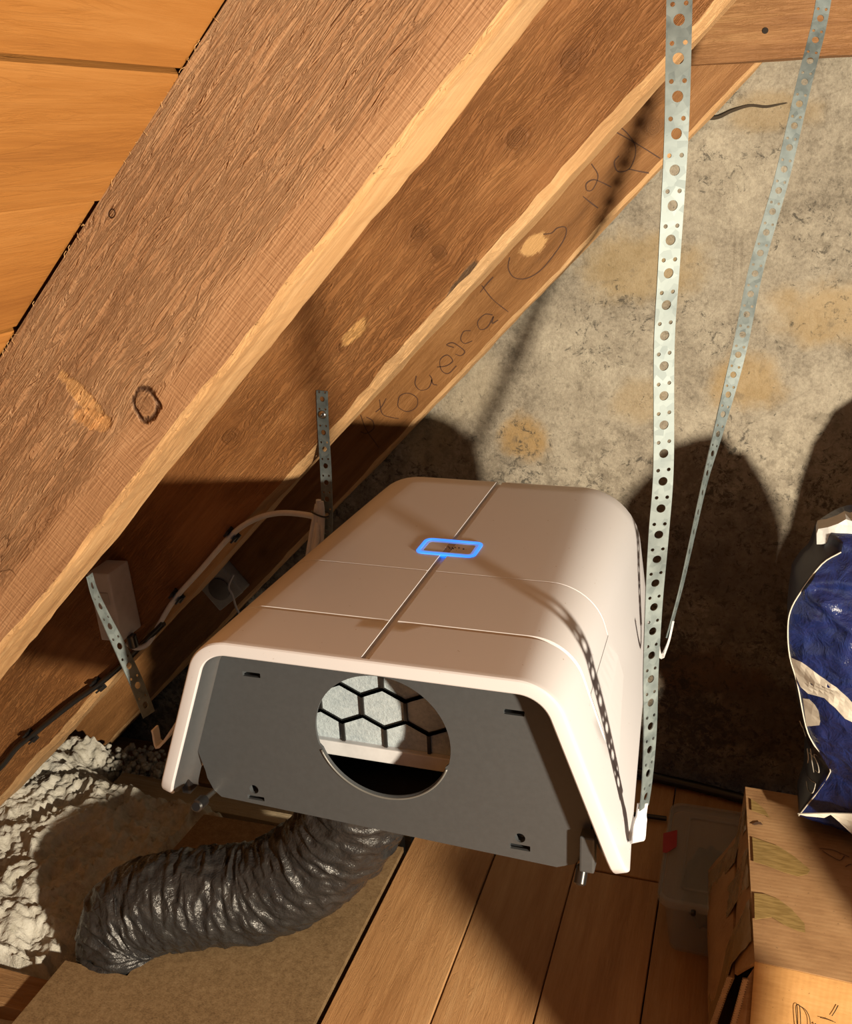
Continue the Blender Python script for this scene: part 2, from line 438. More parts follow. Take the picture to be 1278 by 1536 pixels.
# --- floor planks
M_FLOOR = wood('floor_planks', (0.34, 0.165, 0.062), (0.53, 0.29, 0.125), (0.66, 0.41, 0.20), bumps=0.25, saw=0.05, auto_knots=True, grain=0.6)
floor = boxobj('floor', -0.53, 1.2, -0.4, 1.65, -0.06, -0.024, M_DARK)
tag(floor, 'attic floor of bare softwood planks', kind='structure')
RZ90 = Matrix.Rotation(radians(90), 4, 'Z')
def fplank(x0, x1, y0, y1, dz=0.0):
    bm = bmesh.new(); bx(bm, y0, y1, -x1+0.0011, -x0-0.0011, -0.024, dz); bevel(bm, 0.0012, 1)
    o = finish('plank', bm, M_FLOOR, floor); o.matrix_basis = RZ90; return o
fe = [-0.521, -0.371, -0.232, -0.089, 0.055, 0.20, 0.345, 0.49, 0.635, 0.78, 0.925, 1.07, 1.2]
for k, (a, b) in enumerate(zip(fe, fe[1:])):
    if k == 2:
        fplank(a, b, -0.4, 1.372, 0); fplank(a, b, 1.378, 1.65, -0.002)
    else: fplank(a, b, -0.4, 1.65 if k else 1.5, -0.001*((k*5) % 3))
# chipboard sheet with a notch for the duct
def chip_mat():
    m = NM('chipboard', 0.75); P = m.obj()
    n1 = m.noise(P, 120, 4, 0.6); n2 = m.noise(m.vmath('MULTIPLY', P, (1, 1.6, 1)), 320, 4, 0.7); n3 = m.noise(P, 5, 3)
    v = m.math('ADD', m.math('MULTIPLY', n1, 0.35), m.math('ADD', m.math('MULTIPLY', n2, 0.45), m.math('MULTIPLY', n3, 0.2)))
    col = m.ramp(v, [(0.36, (0.13, 0.078, 0.034)), (0.5, (0.24, 0.152, 0.072)), (0.64, (0.34, 0.23, 0.12))])
    return m.fin(col, m.bump(n2, 0.15, 0.001), Specular_IOR_Level=0.3)
M_CHIP = chip_mat()
na, nb, nc_ = onZ(97, 1436, 0.01), onZ(190, 1459, 0.01), onZ(200, 1330, 0.01)
chipol = [(-0.528, -0.35), (-0.528, 1.34), (-0.73, 1.335), (-0.918, 1.33), (-0.925, nc_.y+0.01), (-0.83, nc_.y), (nb.x+0.0, nb.y+0.03), (nb.x, nb.y), (na.x, na.y), (-0.945, -0.35)]
chipb = solid2d('chipboard_sheet', chipol, [], lambda u, v, ww: Vector((u, v, 0.004-ww)), 0.022, M_CHIP)
tag(chipb, 'brown chipboard sheet lying left of the planks under the black duct', 'board')
kerf = strokes('saw_mark', [[(190, 1460), (198, 1442)]], lambda x, y: (onZ(x, y, 0.0045), Vector((0, 0, 1))), 0.0018, M_DARK, None); kerf.parent = chipb

# --- joists and sills
M_JOIST = wood('joist_wood', (0.18, 0.09, 0.035), (0.33, 0.185, 0.08), (0.48, 0.30, 0.15), bumps=0.4, saw=0.1, grain=0.7)
M_BATT = wood('weathered_batten', (0.26, 0.20, 0.12), (0.42, 0.34, 0.22), (0.56, 0.48, 0.35), bumps=0.4, saw=0.1)
def xbeam(name, x0, x1, y0, y1, z0, z1, label, mat=M_JOIST, rot=0.0, parent=None):
    bm = bmesh.new(); n = 24; rings = []
    for i in range(n+1):
        x = x0+(x1-x0)*i/n; r = []
        for (yy, zz) in ((y0, z0), (y1, z0), (y1, z1), (y0, z1)):
            r.append(bm.verts.new((x, yy+0.002*noise.noise(Vector((x*9, yy*3, zz*5))), zz+0.002*noise.noise(Vector((x*11, yy*7, 3))))))
        rings.append(r)
    for a, b in zip(rings, rings[1:]):
        for k in range(4): bm.faces.new([a[k], a[(k+1) % 4], b[(k+1) % 4], b[k]])
    bm.faces.new(rings[0]); bm.faces.new(rings[-1])
    o = finish(name, bm, mat, parent)
    if label: tag(o, label, 'beam')
    return o
xbeam('joist', -1.75, -0.86, 0.875, 0.935, -0.13, -0.020, 'short run of brown floor joist at the lower left corner of the chipboard')
xbeam('sill_plate', -1.85, -0.6, 1.560, 1.67, -0.20, -0.115, 'brown wooden sill plate along the foot of the gable wall')
xbeam('batten', -1.18, -0.56, 1.40, 1.43, -0.10, -0.045, 'thin weathered batten lying in front of the sill plate, nearer the chipboard', M_BATT)
xbeam('batten', -1.22, -0.56, 1.462, 1.50, -0.13, -0.075, 'thin weathered batten lying against the sill plate, nearer the wall', M_BATT)

# --- loose insulation in the bay
def insul_mat():
    m = NM('loose_insulation', 0.95); P = m.obj()
    n1 = m.noise(P, 9, 4, 0.6); n2 = m.noise(P, 70, 5, 0.65)
    col = m.ramp(m.math('ADD', m.math('MULTIPLY', n1, 0.5), m.math('MULTIPLY', n2, 0.5)), [(0.33, (0.44, 0.42, 0.34)), (0.5, (0.64, 0.63, 0.56)), (0.66, (0.78, 0.78, 0.72))])
    dirt = m.step(m.noise(P, 26, 5, 0.7), 0.60, 0.72)
    col = m.mix(m.math('MULTIPLY', dirt, 0.6), col, (0.16, 0.13, 0.09))
    return m.fin(col, m.bump(m.math('ADD', n2, m.noise(P, 220, 4, 0.7)), 0.6, 0.006), Specular_IOR_Level=0.1)
M_INS = insul_mat()
bm = bmesh.new(); NX, NY = 380, 270; grid = []
for j in range(NY+1):
    row = []
    for i in range(NX+1):
        x = -1.95+1.45*i/NX; y = 0.55+1.0*j/NY
        base = -0.030 + 0.02*(y-1.1) - 0.06*max(0, min(1, (x+0.955)/0.12)) - 0.05*max(0, min(1, (y-1.40)/0.1)) - 0.10*max(0, min(1, (y-1.37)/0.12))*max(0, min(1, (x+1.32)/0.12)) + 0.02*max(0, min(1, (x+0.95)/0.1))*(1 if y > 1.345 else 0)
        if x > -0.96 and y < 1.36: base -= 0.02
        p = Vector((x, y, 0.0))
        b1 = 1-abs(noise.noise(p*11)); b2 = 1-abs(noise.noise(p*24+Vector((3, 1, 5)))); b3 = noise.noise(p*60+Vector((9, 2, 5)))
        z = base + 0.034*(b1-0.75) + 0.030*(b2-0.75) + 0.013*(abs(b3)) + 0.006*abs(noise.noise(p*95)) + 0.015*fbm(p, 3) + 0.10*min(0.14, max(0, -1.02-x)) + 0.004*noise.noise(p*130)
        # hollow where the duct drops through
        dq = sqrt(((x-na.x-0.03)/0.10)**2+((y-1.0)/0.10)**2)
        if dq < 1: z -= 0.06*(1-dq)
        if y < 0.96: z = min(z, -0.03-0.02*b1)
        row.append(bm.verts.new((x+0.006*noise.noise(p*20), y+0.006*noise.noise(p*20+Vector((7, 7, 7))), z)))
    grid.append(row)
for j in range(NY):
    for i in range(NX): bm.faces.new([grid[j][i], grid[j][i+1], grid[j+1][i+1], grid[j+1][i]])
ins = finish('loose_insulation', bm, M_INS, None, True)
tag(ins, 'lumpy off-white loose insulation filling the floor bay at the left', 'insulation', kind='stuff')
# crumbs heaped against the plate under the rafters
bm = bmesh.new(); rr = random.Random(5)
for k in range(420):
    t = rr.random()
    px = 95+150*t+rr.gauss(0, 16); py = 1150-35*t+rr.gauss(0, 16)
    Yc = 1.50+0.09*rr.random(); q = onY(px, py, Yc)
    if q.z < -0.12: continue
    if q.z > -0.115+0.05: q.z = -0.115+0.05*rr.random()
    s = 0.003+0.006*rr.random()
    vs = bmesh.ops.create_icosphere(bm, subdivisions=1, radius=s, matrix=Matrix.Translation((q.x, min(q.y, 1.63), q.z)))['verts']
    for v in vs: v.co += Vector((rr.uniform(-1, 1), rr.uniform(-1, 1), rr.uniform(-1, 1)))*s*0.3
cr = finish('insulation_crumbs', bm, M_INS, None, True)
tag(cr, 'white insulation crumbs heaped on the sill plate below the writing-marked rafter', 'insulation', kind='stuff')

# ================================================================== RAFTERS
def rafter(name, Y, T, Dd, s0, s1, mat, label, top=STOP-0.002, amp=0.0035, ch=0.003):
    """local X up the slope, Y into the room, Z out through the roof; underside at z = Dd from the camera line"""
    bm = bmesh.new(); n = 150; rings = []
    for i in range(n+1):
        s = s0+(s1-s0)*i/n
        w1 = amp*noise.noise(Vector((s*9, Y*7, 0)))+amp*0.5*noise.noise(Vector((s*35, Y*7, 2))); w2 = amp*noise.noise(Vector((s*8, Y*7, 9)))+amp*0.5*noise.noise(Vector((s*40, Y*7, 5)))
        c = 0.0022; c1 = ch*(1+0.5*noise.noise(Vector((s*5, Y*7, 3)))+0.25*noise.noise(Vector((s*28, Y*7, 4))))
        rings.append([bm.verts.new(v) for v in ((s, 0, top), (s, 0, Dd+c1+w1), (s, c1, Dd+w1), (s, T-c, Dd+w2), (s, T, Dd+c+w2), (s, T, top))])
    for a, b in zip(rings, rings[1:]):
        for k in range(6):
            f = bm.faces.new([a[k], a[(k+1) % 6], b[(k+1) % 6], b[k]]); f.material_index = 1 if k in (1, 2) else 0
    bm.faces.new(rings[0]); bm.faces.new(rings[-1])
    o = finish(name, bm, [mat, M_ARRIS])
    o.matrix_world = Matrix.Translation(CAM+Vector((0, Y, 0))) @ MR
    return tag(o, label, 'rafter')
def K(x, y, Y, rx, rz): a, b = raft_local(x, y, Y); return (a, b, rx, rz)
def CH(x, y, Y, rx, rz, ang, c): a, b = raft_local(x, y, Y); return (a, b, rx, rz, ang, c)
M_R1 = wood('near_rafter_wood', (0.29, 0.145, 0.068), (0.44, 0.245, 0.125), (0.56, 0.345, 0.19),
            knots=[K(218, 606, Y1, .0145, .0125), K(168, 320, Y1, .004, .003)],
            chips=[CH(128, 600, Y1, .034, .009, radians(95), (0.72, 0.40, 0.16)), CH(140, 630, Y1, .02, .010, radians(60), (0.66, 0.34, 0.13))],
            rough_zone=(0.205, 0.225), bumps=0.8, saw=0.28, kdark=0.9)
M_ARRIS = wood('pale_rafter_edge', (0.36, 0.19, 0.08), (0.56, 0.335, 0.155), (0.70, 0.46, 0.24), bumps=0.6, saw=0.1)  # paler tone for the rafters' front chamfers and undersides
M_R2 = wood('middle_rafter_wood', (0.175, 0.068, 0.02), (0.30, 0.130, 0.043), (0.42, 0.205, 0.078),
            knots=[K(775, 208, Y2, .016, .012), K(628, 348, Y2, .014, .009), K(657, 378, Y2, .009, .010), K(514, 521, Y2, .007, .007), K(345, 655, Y2, .016, .010), K(855, 90, Y2, .015, .010)],
            chips=[CH(533, 498, Y2, .028, .009, radians(5), (0.72, 0.42, 0.16)), CH(690, 425, Y2, .04, .006, radians(-4), (0.12, 0.085, 0.055))],
            bumps=0.75, saw=0.15)
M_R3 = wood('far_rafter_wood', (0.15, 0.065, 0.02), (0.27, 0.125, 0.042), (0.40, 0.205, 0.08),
            knots=[K(980, 190, Y3, .016, .013), K(395, 830, Y3, .009, .007)], chips=[CH(800, 368, Y3, .026, .014, radians(10), (0.74, 0.45, 0.19))], bumps=0.35, saw=0.1)
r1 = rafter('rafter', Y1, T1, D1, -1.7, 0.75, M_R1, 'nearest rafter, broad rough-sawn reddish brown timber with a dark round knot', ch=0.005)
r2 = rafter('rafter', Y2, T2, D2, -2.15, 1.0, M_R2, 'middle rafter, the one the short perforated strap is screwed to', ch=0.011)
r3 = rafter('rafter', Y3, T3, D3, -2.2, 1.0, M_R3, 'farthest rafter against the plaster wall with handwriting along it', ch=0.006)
# pale edge on near rafter's arris is its underside; wood hairs along the sheathing joint
bm = bmesh.new(); rr = random.Random(3)
for k in range(90):
    s = rr.uniform(-0.75, 0.05); zt = STOP-0.001 if rr.random() < .6 else D1+0.001
    a = rr.uniform(0, 2*pi); L = rr.uniform(.002, .008)
    p = Vector((s, -0.0005, zt)); q = p+Vector((cos(a)*L, -rr.uniform(.0005, .002), -abs(sin(a))*L*(1 if zt > .3 else .6))); 
    tube_bm(bm, [p, (p+q)/2+Vector((0, -.001, .0006)), q], 0.00022, 4)
hair = finish('wood_splinters', bm, plain('splinter', (0.7, 0.42, 0.18), 0.8), r1); hair['kind'] = 'stuff'

# handwriting on the farthest rafter
M_INK = plain('marker_ink', (0.085, 0.035, 0.015), 0.6)
def z3(pts): return [(420+x/2.6625, 250+y/2.6625) for x, y in pts]
def z2(pts): return [(640+x/2.003, y/2.003) for x, y in pts]
def on_r3(x, y):
    q = onY(x, y, Y3); return q, Vector((0, -1, 0))
W3 = [z3(p) for p in [
    [(345, 1000), (370, 1015), (374, 1045), (345, 1065), (322, 1058)], [(322, 990), (345, 1050), (395, 1122)],
    [(398, 930), (408, 985), (440, 1000), (475, 1006)], [(425, 925), (405, 960), (382, 980)],
    [(470, 950), (480, 915), (515, 905), (548, 925), (545, 960), (510, 978), (478, 965), (470, 950)],
    [(545, 835), (540, 868), (560, 892), (592, 885), (607, 852), (598, 832)], [(605, 850), (612, 868), (628, 872)],
    [(628, 800), (665, 795), (690, 775), (668, 752), (640, 772), (645, 812), (672, 826), (705, 795)],
    [(695, 722), (666, 712), (688, 703), (712, 715), (738, 738), (722, 755), (700, 748)],
    [(762, 655), (735, 658), (722, 688), (738, 706), (768, 696)],
    [(850, 592), (818, 590), (790, 620), (800, 650), (830, 640), (853, 598), (848, 625), (872, 612)],
    [(806, 474), (850, 530), (912, 580)], [(800, 502), (825, 470), (852, 440)],
    [(1052, 270), (1085, 265), (1108, 245), (1140, 242), (1141, 275), (1110, 330), (1045, 410), (985, 446), (935, 442), (912, 405), (918, 362)]]]
W3 += [z2(p) for p in [[(470, 590), (492, 608), (515, 625)], [(495, 492), (515, 528), (500, 568), (482, 572), (480, 552), (500, 540), (522, 546), (555, 562)],
    [(578, 468), (564, 488), (575, 515), (608, 508), (626, 470), (626, 435), (604, 402), (578, 378)], [(568, 396), (638, 436), (702, 476)], [(608, 508), (635, 514), (668, 520)]]]
wr = strokes('handwriting', W3, on_r3, 0.0021, M_INK); wr.matrix_basis = r3.matrix_world.inverted(); wr.parent = r3

# collar tie, upper right
M_COL = wood('collar_wood', (0.20, 0.085, 0.03), (0.37, 0.185, 0.075), (0.52, 0.30, 0.13), knots=[], bumps=0.5, saw=0.1)
q = onY(1035, 97, 1.545); q2 = onY(1278, 85, 1.545)
col_ = xbeam('collar_tie', -0.26, 1.0, 1.545, 1.597, q.z, q.z+0.16, 'horizontal brown collar tie crossing above the plaster wall at upper right', M_COL)
nl = onY(1148, 46, 1.545)
h_ = cyl('nail_hole', (nl.x, 1.5458, nl.z), (nl.x, 1.544, nl.z), 0.004, M_DARK, col_, 10)

# ================================================================== HANGING UNIT
UX = -0.3205; UF, UB = 0.741, 1.262; ZT = 0.7257; ZB = 0.532
M_SHELL = NM('unit_shell_plastic', 0.38)
_n = M_SHELL.noise(M_SHELL.obj(), 180, 3)
_sp = M_SHELL.step(M_SHELL.noise(M_SHELL.obj(), 210, 2, 0.4), 0.765, 0.79)
M_SHELL = M_SHELL.fin(M_SHELL.mix(_sp, (0.73, 0.74, 0.79), (0.40, 0.31, 0.25)), M_SHELL.bump(_n, 0.04, 0.0005))
M_GREY = plain('grey_panel_plastic', (0.070, 0.078, 0.086), 0.42, speck=0.03, scale=200, bump=0.03)
M_BLACK = plain('black_plastic', (0.012, 0.012, 0.013), 0.3)
M_WHITE = plain('white_plastic', (0.74, 0.76, 0.80), 0.4)
def lerp(a, b, t): return a+(b-a)*t
def profile(t, inset=0.0):
    """cross-section points from lower left over the top to lower right; t = 0 front, 1 back"""
    hb = lerp(0.2455, 0.2060, t); ht = lerp(0.174, 0.181, t); R = lerp(0.046, 0.078, t)
    zb = ZB
    A = Vector((hb, zb)); B = Vector((ht, ZT)); d1 = (B-A).normalized(); ang = math.acos(max(-1, min(1, d1.dot(Vector((0, 1))))))   # lean
    interior = pi/2+ang; tl = R/math.tan(interior/2)
    p_side = B-d1*tl; p_top = B-Vector((tl, 0)); cen = Vector((p_top.x, ZT-R))
    a0 = math.atan2((p_side-cen).y, (p_side-cen).x); a1 = pi/2
    half = []; NS, NC, NT = 14, 12, 8
    for f_ in (0, .008, .02, .035, .055, .09, .15, .22, .32, .43, .54, .66, .78, .9): half.append((A.lerp(p_side, f_), Vector((d1.y, -d1.x))))
    for i in range(NC+1):
        a = a0+(a1-a0)*i/NC; nn = Vector((cos(a), sin(a))); half.append((cen+nn*R, nn))
    for xx in [p_top.x*(1-i/NT) for i in range(1, NT)]+[0.0044, 0.0030]: half.append((Vector((xx, ZT)), Vector((0, 1))))
    left = [(Vector((-p.x, p.y)), Vector((-n.x, n.y))) for p, n in half]
    pts = left + [(Vector((0, ZT)), Vector((0, 1)))] + half[::-1]
    return pts
def prof_pt(t, k, inset):
    p, n = PROF_CACHE.setdefault(round(t, 5), profile(t))[k]; q = p-n*inset; return q
PROF_CACHE = {}; NP = len(profile(0)); MID = NP//2
def groove(Y, k, z):
    d = 0.0
    if abs(k-MID) <= 1 and UF+0.006 < Y: d = max(d, 0.0040)
    if z > ZB+0.10 and UF+0.0785 < Y < UF+0.0835 and abs(k-MID) > 2: d = max(d, 0.0022 if abs(Y-(UF+0.0812)) < 0.0012 else 0.0)
    if z > ZB+0.10 and abs(Y-(UF+0.2045)) < 0.0004: d = max(d, 0.0012)
    return d
rowsY = [0.0, 0.0006, 0.002, 0.0045, 0.007, 0.02, 0.04, 0.06, 0.0780, 0.0802, 0.0818, 0.0834, 0.10, 0.13, 0.16, 0.19, 0.2035, 0.2045, 0.2055, 0.22, 0.25, 0.28, 0.32, 0.36, 0.40, 0.44, 0.48, 0.505, 0.515, 0.519, 0.521]
ins_front = {0.0: 0.0032, 0.0006: 0.0016, 0.002: 0.0004}
ins_back = {0.505: 0.0, 0.515: 0.003, 0.519: 0.008, 0.521: 0.014}
SH = 0.0140
bm = bmesh.new(); outer = []
def tip(q, e=0.0066):
    h = q.y-ZB
    return e-sqrt(max(0, e*e-(e-h)**2)) if h < e else 0.0
def yshift(q):      # lower front corners of the flaps are rounded
    r = 0.022; h = q.y-ZB
    return (r-sqrt(max(0, r*r-(r-h)**2))) if h < r else 0.0
for dy in rowsY:
    t = dy/0.521; row = []
    for k in range(NP):
        q0 = prof_pt(t, k, 0); ii = ins_front.get(dy, 0)+ins_back.get(dy, 0)+groove(UF+dy, k, q0.y)+tip(q0)
        q = prof_pt(t, k, ii); ysh = yshift(q0)*max(0, 1-dy/0.06)
        row.append(bm.verts.new((UX+q.x, UF+dy+ysh, q.y)))
    outer.append(row)
inner = []
for dy in [0.0, 0.0008, 0.01, 0.10, 0.30, 0.49]:
    t = dy/0.521; row = []
    for k in range(NP):
        q0 = prof_pt(t, k, 0); q = prof_pt(t, k, SH - (0.0012 if dy == 0.0 else 0)-tip(q0)); ysh = yshift(q0)*max(0, 1-dy/0.06)
        row.append(bm.verts.new((UX+q.x, UF+dy+ysh, q.y)))
    inner.append(row)
for G in (outer, inner):
    for a, b in zip(G, G[1:]):
        for k in range(NP-1): bm.faces.new([a[k], a[k+1], b[k+1], b[k]])
for k in range(NP-1): bm.faces.new([outer[0][k], outer[0][k+1], inner[0][k+1], inner[0][k]])
bm.faces.new(outer[-1])                                   # back wall
bm.faces.new(inner[-1])
for s in (0, NP-1):                                       # flap bottoms
    o_ = [r[s] for r in outer]; i_ = [r[s] for r in inner]
    bm.faces.new(o_+i_[::-1])
unit = thing('ventilation_unit', 'beige-white box-shaped ventilation unit with rounded hood and open grey front, hung in the middle', 'ventilation unit', (UX, 1.0, ZB))
shell = kid(unit, finish('hood', bm, M_SHELL, None, True, 28))
# dark grey lining behind the rim
bm = bmesh.new(); g1 = []; PD = 0.028
for dy in [0.0035, 0.01, PD-0.012, PD-0.007, PD-0.003, PD, PD+0.002]:
    t = dy/0.521; row = []
    for k in range(NP):
        q0 = prof_pt(t, k, 0); q = prof_pt(t, k, SH+0.0012+0.012*(1-sqrt(max(0, 1-max(0, (dy-PD+0.014)/0.016)**2)))); ysh = yshift(q0)*max(0, 1-dy/0.06)
        row.append(bm.verts.new((UX+q.x, UF+dy+ysh, q.y+0.001)))
    g1.append(row)
g2 = []
for dy in [PD+0.002, 0.0035]:
    t = dy/0.521; row = []
    for k in range(NP):
        q0 = prof_pt(t, k, 0); q = prof_pt(t, k, SH+0.0003); ysh = yshift(q0)*max(0, 1-dy/0.06)
        row.append(bm.verts.new((UX+q.x, UF+dy+ysh, q.y+0.001)))
    g2.append(row)
G = g1+g2+[g1[0]]
for a, b in zip(G, G[1:]):
    for k in range(NP-1): bm.faces.new([a[k], a[k+1], b[k+1], b[k]])
lining = kid(unit, finish('front_lining', bm, M_GREY, None, True, 40))
tag(lining, 'dark grey inner lining of the hood')
# front panel
YP = UF+PD-0.001
cc = onY(572.5, 1108, YP); CR = 0.0695
tp = (PD)/0.521
po = []
for k in range(NP):
    q = prof_pt(tp, k, SH+0.0062)
    if q.y > ZB+0.03: po.append((UX+q.x, q.y))
bl = onY(322, 1192, YP); br = onY(868, 1300, YP); b2 = onY(835, 1300, YP)
po = po + [(po[-1][0]-0.002, ZB+0.02), (br.x+0.004, br.z+0.012), (br.x-0.004, br.z+0.002), (b2.x, b2.z-0.0005), (bl.x+0.008, bl.z-0.001), (bl.x, bl.z+0.006), (bl.x-0.006, bl.z+0.02), (po[0][0]+0.006, ZB+0.022)]
cl = []
for i in range(96):
    a = 2*pi*i/96; r = CR if -0.32 < math.asin(sin(a)) else CR-0.0022
    cl.append((cc.x+r*cos(a), cc.z+r*sin(a)*0.985))
holes = [cl]
slots = []
for (sx, sy, wd, hg) in ((377, 1012, .0195, .0052), (771, 1069, .0195, .0055), (384, 1197, .0195, .0050), (780, 1271, .0200, .0062)):
    q = onY(sx, sy, YP); slots.append((q.x-wd/2, q.x+wd/2, q.z-hg/2, q.z+hg/2)); holes.append(rrect(*slots[-1], 0.0008, 2))
rounds = []
for (sx, sy) in ((381, 1184), (780, 1257)):
    q = onY(sx, sy, YP); rounds.append(q); holes.append(circle(q.x, q.z, 0.0052, 18))
panel = kid(unit, solid2d('front_panel', po, holes, lambda u, v, ww: Vector((u, YP+ww, v)), 0.003, M_GREY))
tag(panel, 'flat dark grey front panel with a round opening')
# slot and screw recesses behind the panel
for s in slots:
    bm = bmesh.new(); x0, x1, z0, z1 = s
    v = [bm.verts.new(p) for p in ((x0-.001, YP+.003, z0-.001), (x1+.001, YP+.003, z0-.001), (x1+.001, YP+.003, z1+.001), (x0-.001, YP+.003, z1+.001),
                                   (x0-.001, YP+.012, z0-.0015), (x1+.001, YP+.012, z0-.0015), (x1+.001, YP+.007, z1+.001), (x0-.001, YP+.007, z1+.001))]
    for f in ((4, 5, 6, 7), (0, 1, 5, 4), (1, 2, 6, 5), (2, 3, 7, 6), (3, 0, 4, 7)): bm.faces.new([v[i] for i in f])
    kid(unit, finish('slot_recess', bm, M_GREY))
M_STEEL = plain('bright_steel', (0.62, 0.62, 0.6), 0.28, 1.0)
for q in rounds:
    kid(unit, lathe('screw_cup', [(0.0062, 0), (0.0056, 0.006), (0.0035, 0.0075), (0.003, 0.0055), (0, 0.0055)], Matrix.Translation((q.x, YP+.003, q.z)) @ Matrix.Rotation(radians(-90), 4, 'X'), M_GREY, None, 18))
# raised lip around the lower half of the round opening
bm = bmesh.new(); pth = [Vector((cc.x+(CR-0.0005)*cos(a), YP-0.0006, cc.z+(CR-0.0005)*sin(a)*0.985)) for a in [radians(-160+140*i/40) for i in range(41)]]
tube_bm(bm, pth, 0.0011, 8)
kid(unit, finish('opening_lip', bm, plain('lip_grey', (0.16, 0.165, 0.16), 0.35), None, True))
# filter seen through the opening
M_FELT = NM('filter_felt', 0.9); _f = M_FELT.noise(M_FELT.obj(), 260, 5, 0.7); _g = M_FELT.noise(M_FELT.obj(), 40, 3)
M_FELT = M_FELT.fin(M_FELT.ramp(M_FELT.math('ADD', M_FELT.math('MULTIPLY', _f, .6), M_FELT.math('MULTIPLY', _g, .4)), [(0.35, (0.36, 0.44, 0.50)), (0.65, (0.58, 0.68, 0.74))]), M_FELT.bump(_f, 0.5, 0.002))
YFIL = 0.812
fb = onY(573, 1117, YFIL); 
fz = onY(573, 1117, YFIL).z-0.003; tilt = 0.0
filt = kid(unit, boxobj('filter', UX-0.136, UX+0.136, YFIL+0.002, YFIL+0.022, fz, ZT-0.022, M_FELT, None, 0.002))
tag(filt, 'pale felt filter with black honeycomb grid')
frb = boxobj('filter_frame', UX-0.142, UX+0.142, YFIL-0.004, YFIL+0.024, fz-0.016, fz+0.0005, M_WHITE, None, 0.0012); kid(unit, frb)
frb.parent = filt; frb.matrix_basis = Matrix.Identity(4)
M_MESHB = plain('honeycomb_black', (0.018, 0.017, 0.016), 0.45)
bm = bmesh.new(); PW, PH, EH = 0.0465, 0.0345, 0.0118
e0 = onY(543, 1059, YFIL)
def bar(p, q, wd=0.0034):
    d = (q-p).normalized(); s = Vector((-d.z, 0, d.x))*wd/2; p = p-d*wd*.3; q = q+d*wd*.3
    vs = [bm.verts.new(v) for v in (p-s, p+s, q+s, q-s)]; vs2 = [bm.verts.new(v+Vector((0, .003, 0))) for v in (p-s, p+s, q+s, q-s)]
    bm.faces.new(vs); bm.faces.new(vs2[::-1])
    for i in range(4): bm.faces.new([vs[i], vs[(i+1) % 4], vs2[(i+1) % 4], vs2[i]])
for r in range(-2, 4):
    for c in range(-4, 6):
        x = e0.x+c*PW+(PW/2 if r % 2 else 0); z = e0.z+r*PH
        if abs(x-UX) > 0.13 or z-EH < fz-0.004 or z > ZT-0.035: continue
        a = Vector((x, YFIL-.0005, z-EH)); b = Vector((x, YFIL-.0005, z+EH)); bar(a, b)
        for sx in (-1, 1):
            bar(b, Vector((x+sx*PW/2, YFIL-.0005, z+PH-EH)))
            if z-PH > fz-0.01: bar(a, Vector((x+sx*PW/2, YFIL-.0005, z-PH+EH)))
hc = finish('honeycomb_grid', bm, M_MESHB); kid(unit, hc); hc.parent = filt
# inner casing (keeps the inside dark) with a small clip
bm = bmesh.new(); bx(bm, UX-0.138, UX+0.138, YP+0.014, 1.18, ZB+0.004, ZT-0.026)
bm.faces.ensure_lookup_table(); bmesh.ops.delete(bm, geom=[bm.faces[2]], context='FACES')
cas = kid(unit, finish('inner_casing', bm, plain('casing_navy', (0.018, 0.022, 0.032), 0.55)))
q = onY(577, 1188, 0.86)
kid(unit, cyl('inner_clip', (q.x-.003, .86, q.z-.006), (q.x+.004, .862, q.z+.008), 0.0016, M_STEEL, None, 8))
# lit window on the spine
M_BLUE = NM('blue_light'); M_BLUE.b.inputs['Emission Strength'].default_value = 1.5
M_BLUE.b.inputs['Emission Color'].default_value = (0.02, 0.22, 1.0, 1); M_BLUE = M_BLUE.fin((0.05, 0.25, 0.9), Roughness=0.25)
M_BLUE2 = NM('blue_light_core'); M_BLUE2.b.inputs['Emission Strength'].default_value = 0.55
M_BLUE2.b.inputs['Emission Color'].default_value = (0.15, 0.35, 1.0, 1); M_BLUE2 = M_BLUE2.fin((0.25, 0.35, 0.7), Roughness=0.2)
wc = onZ(674.5, 822, ZT)
def ringplate(name, o2, i2, z0, th, mat): return kid(unit, solid2d(name, o2, [i2] if i2 else [], lambda u, v, ww: Vector((u, v, z0-ww)), th, mat))
ex, ey = 0.0352, 0.0225
ringplate('indicator_rim', rrect(wc.x-ex, wc.x+ex, wc.y-ey, wc.y+ey, 0.009, 6), rrect(wc.x-ex+.0038, wc.x+ex-.0038, wc.y-ey+.0048, wc.y+ey-.0048, 0.006, 6), ZT+0.0010, 0.0034, M_BLUE)
wi = ringplate('indicator_window', rrect(wc.x-ex+.0038, wc.x+ex-.0038, wc.y-ey+.0048, wc.y+ey-.0048, 0.006, 6), rrect(wc.x-ex+.0072, wc.x+ex-.0072, wc.y-ey+.0088, wc.y+ey-.0088, 0.004, 6), ZT+0.0003, 0.0028, M_BLUE2)
ringplate('window_glass', rrect(wc.x-ex+.0070, wc.x+ex-.0070, wc.y-ey+.0086, wc.y+ey-.0086, 0.004, 6), None, ZT-0.0002, 0.0022, plain('smoked_window', (0.36, 0.33, 0.38), 0.2))
bm = bmesh.new(); rr = random.Random(11)
for k in range(14):
    s = rr.uniform(.0003, .0012)
    bmesh.ops.create_icosphere(bm, subdivisions=1, radius=s, matrix=Matrix.Translation((wc.x+.007+rr.gauss(0, .005), wc.y+rr.gauss(0, .004), ZT+.0002)))
db = kid(unit, finish('debris', bm, M_BLACK)); db['kind'] = 'stuff'
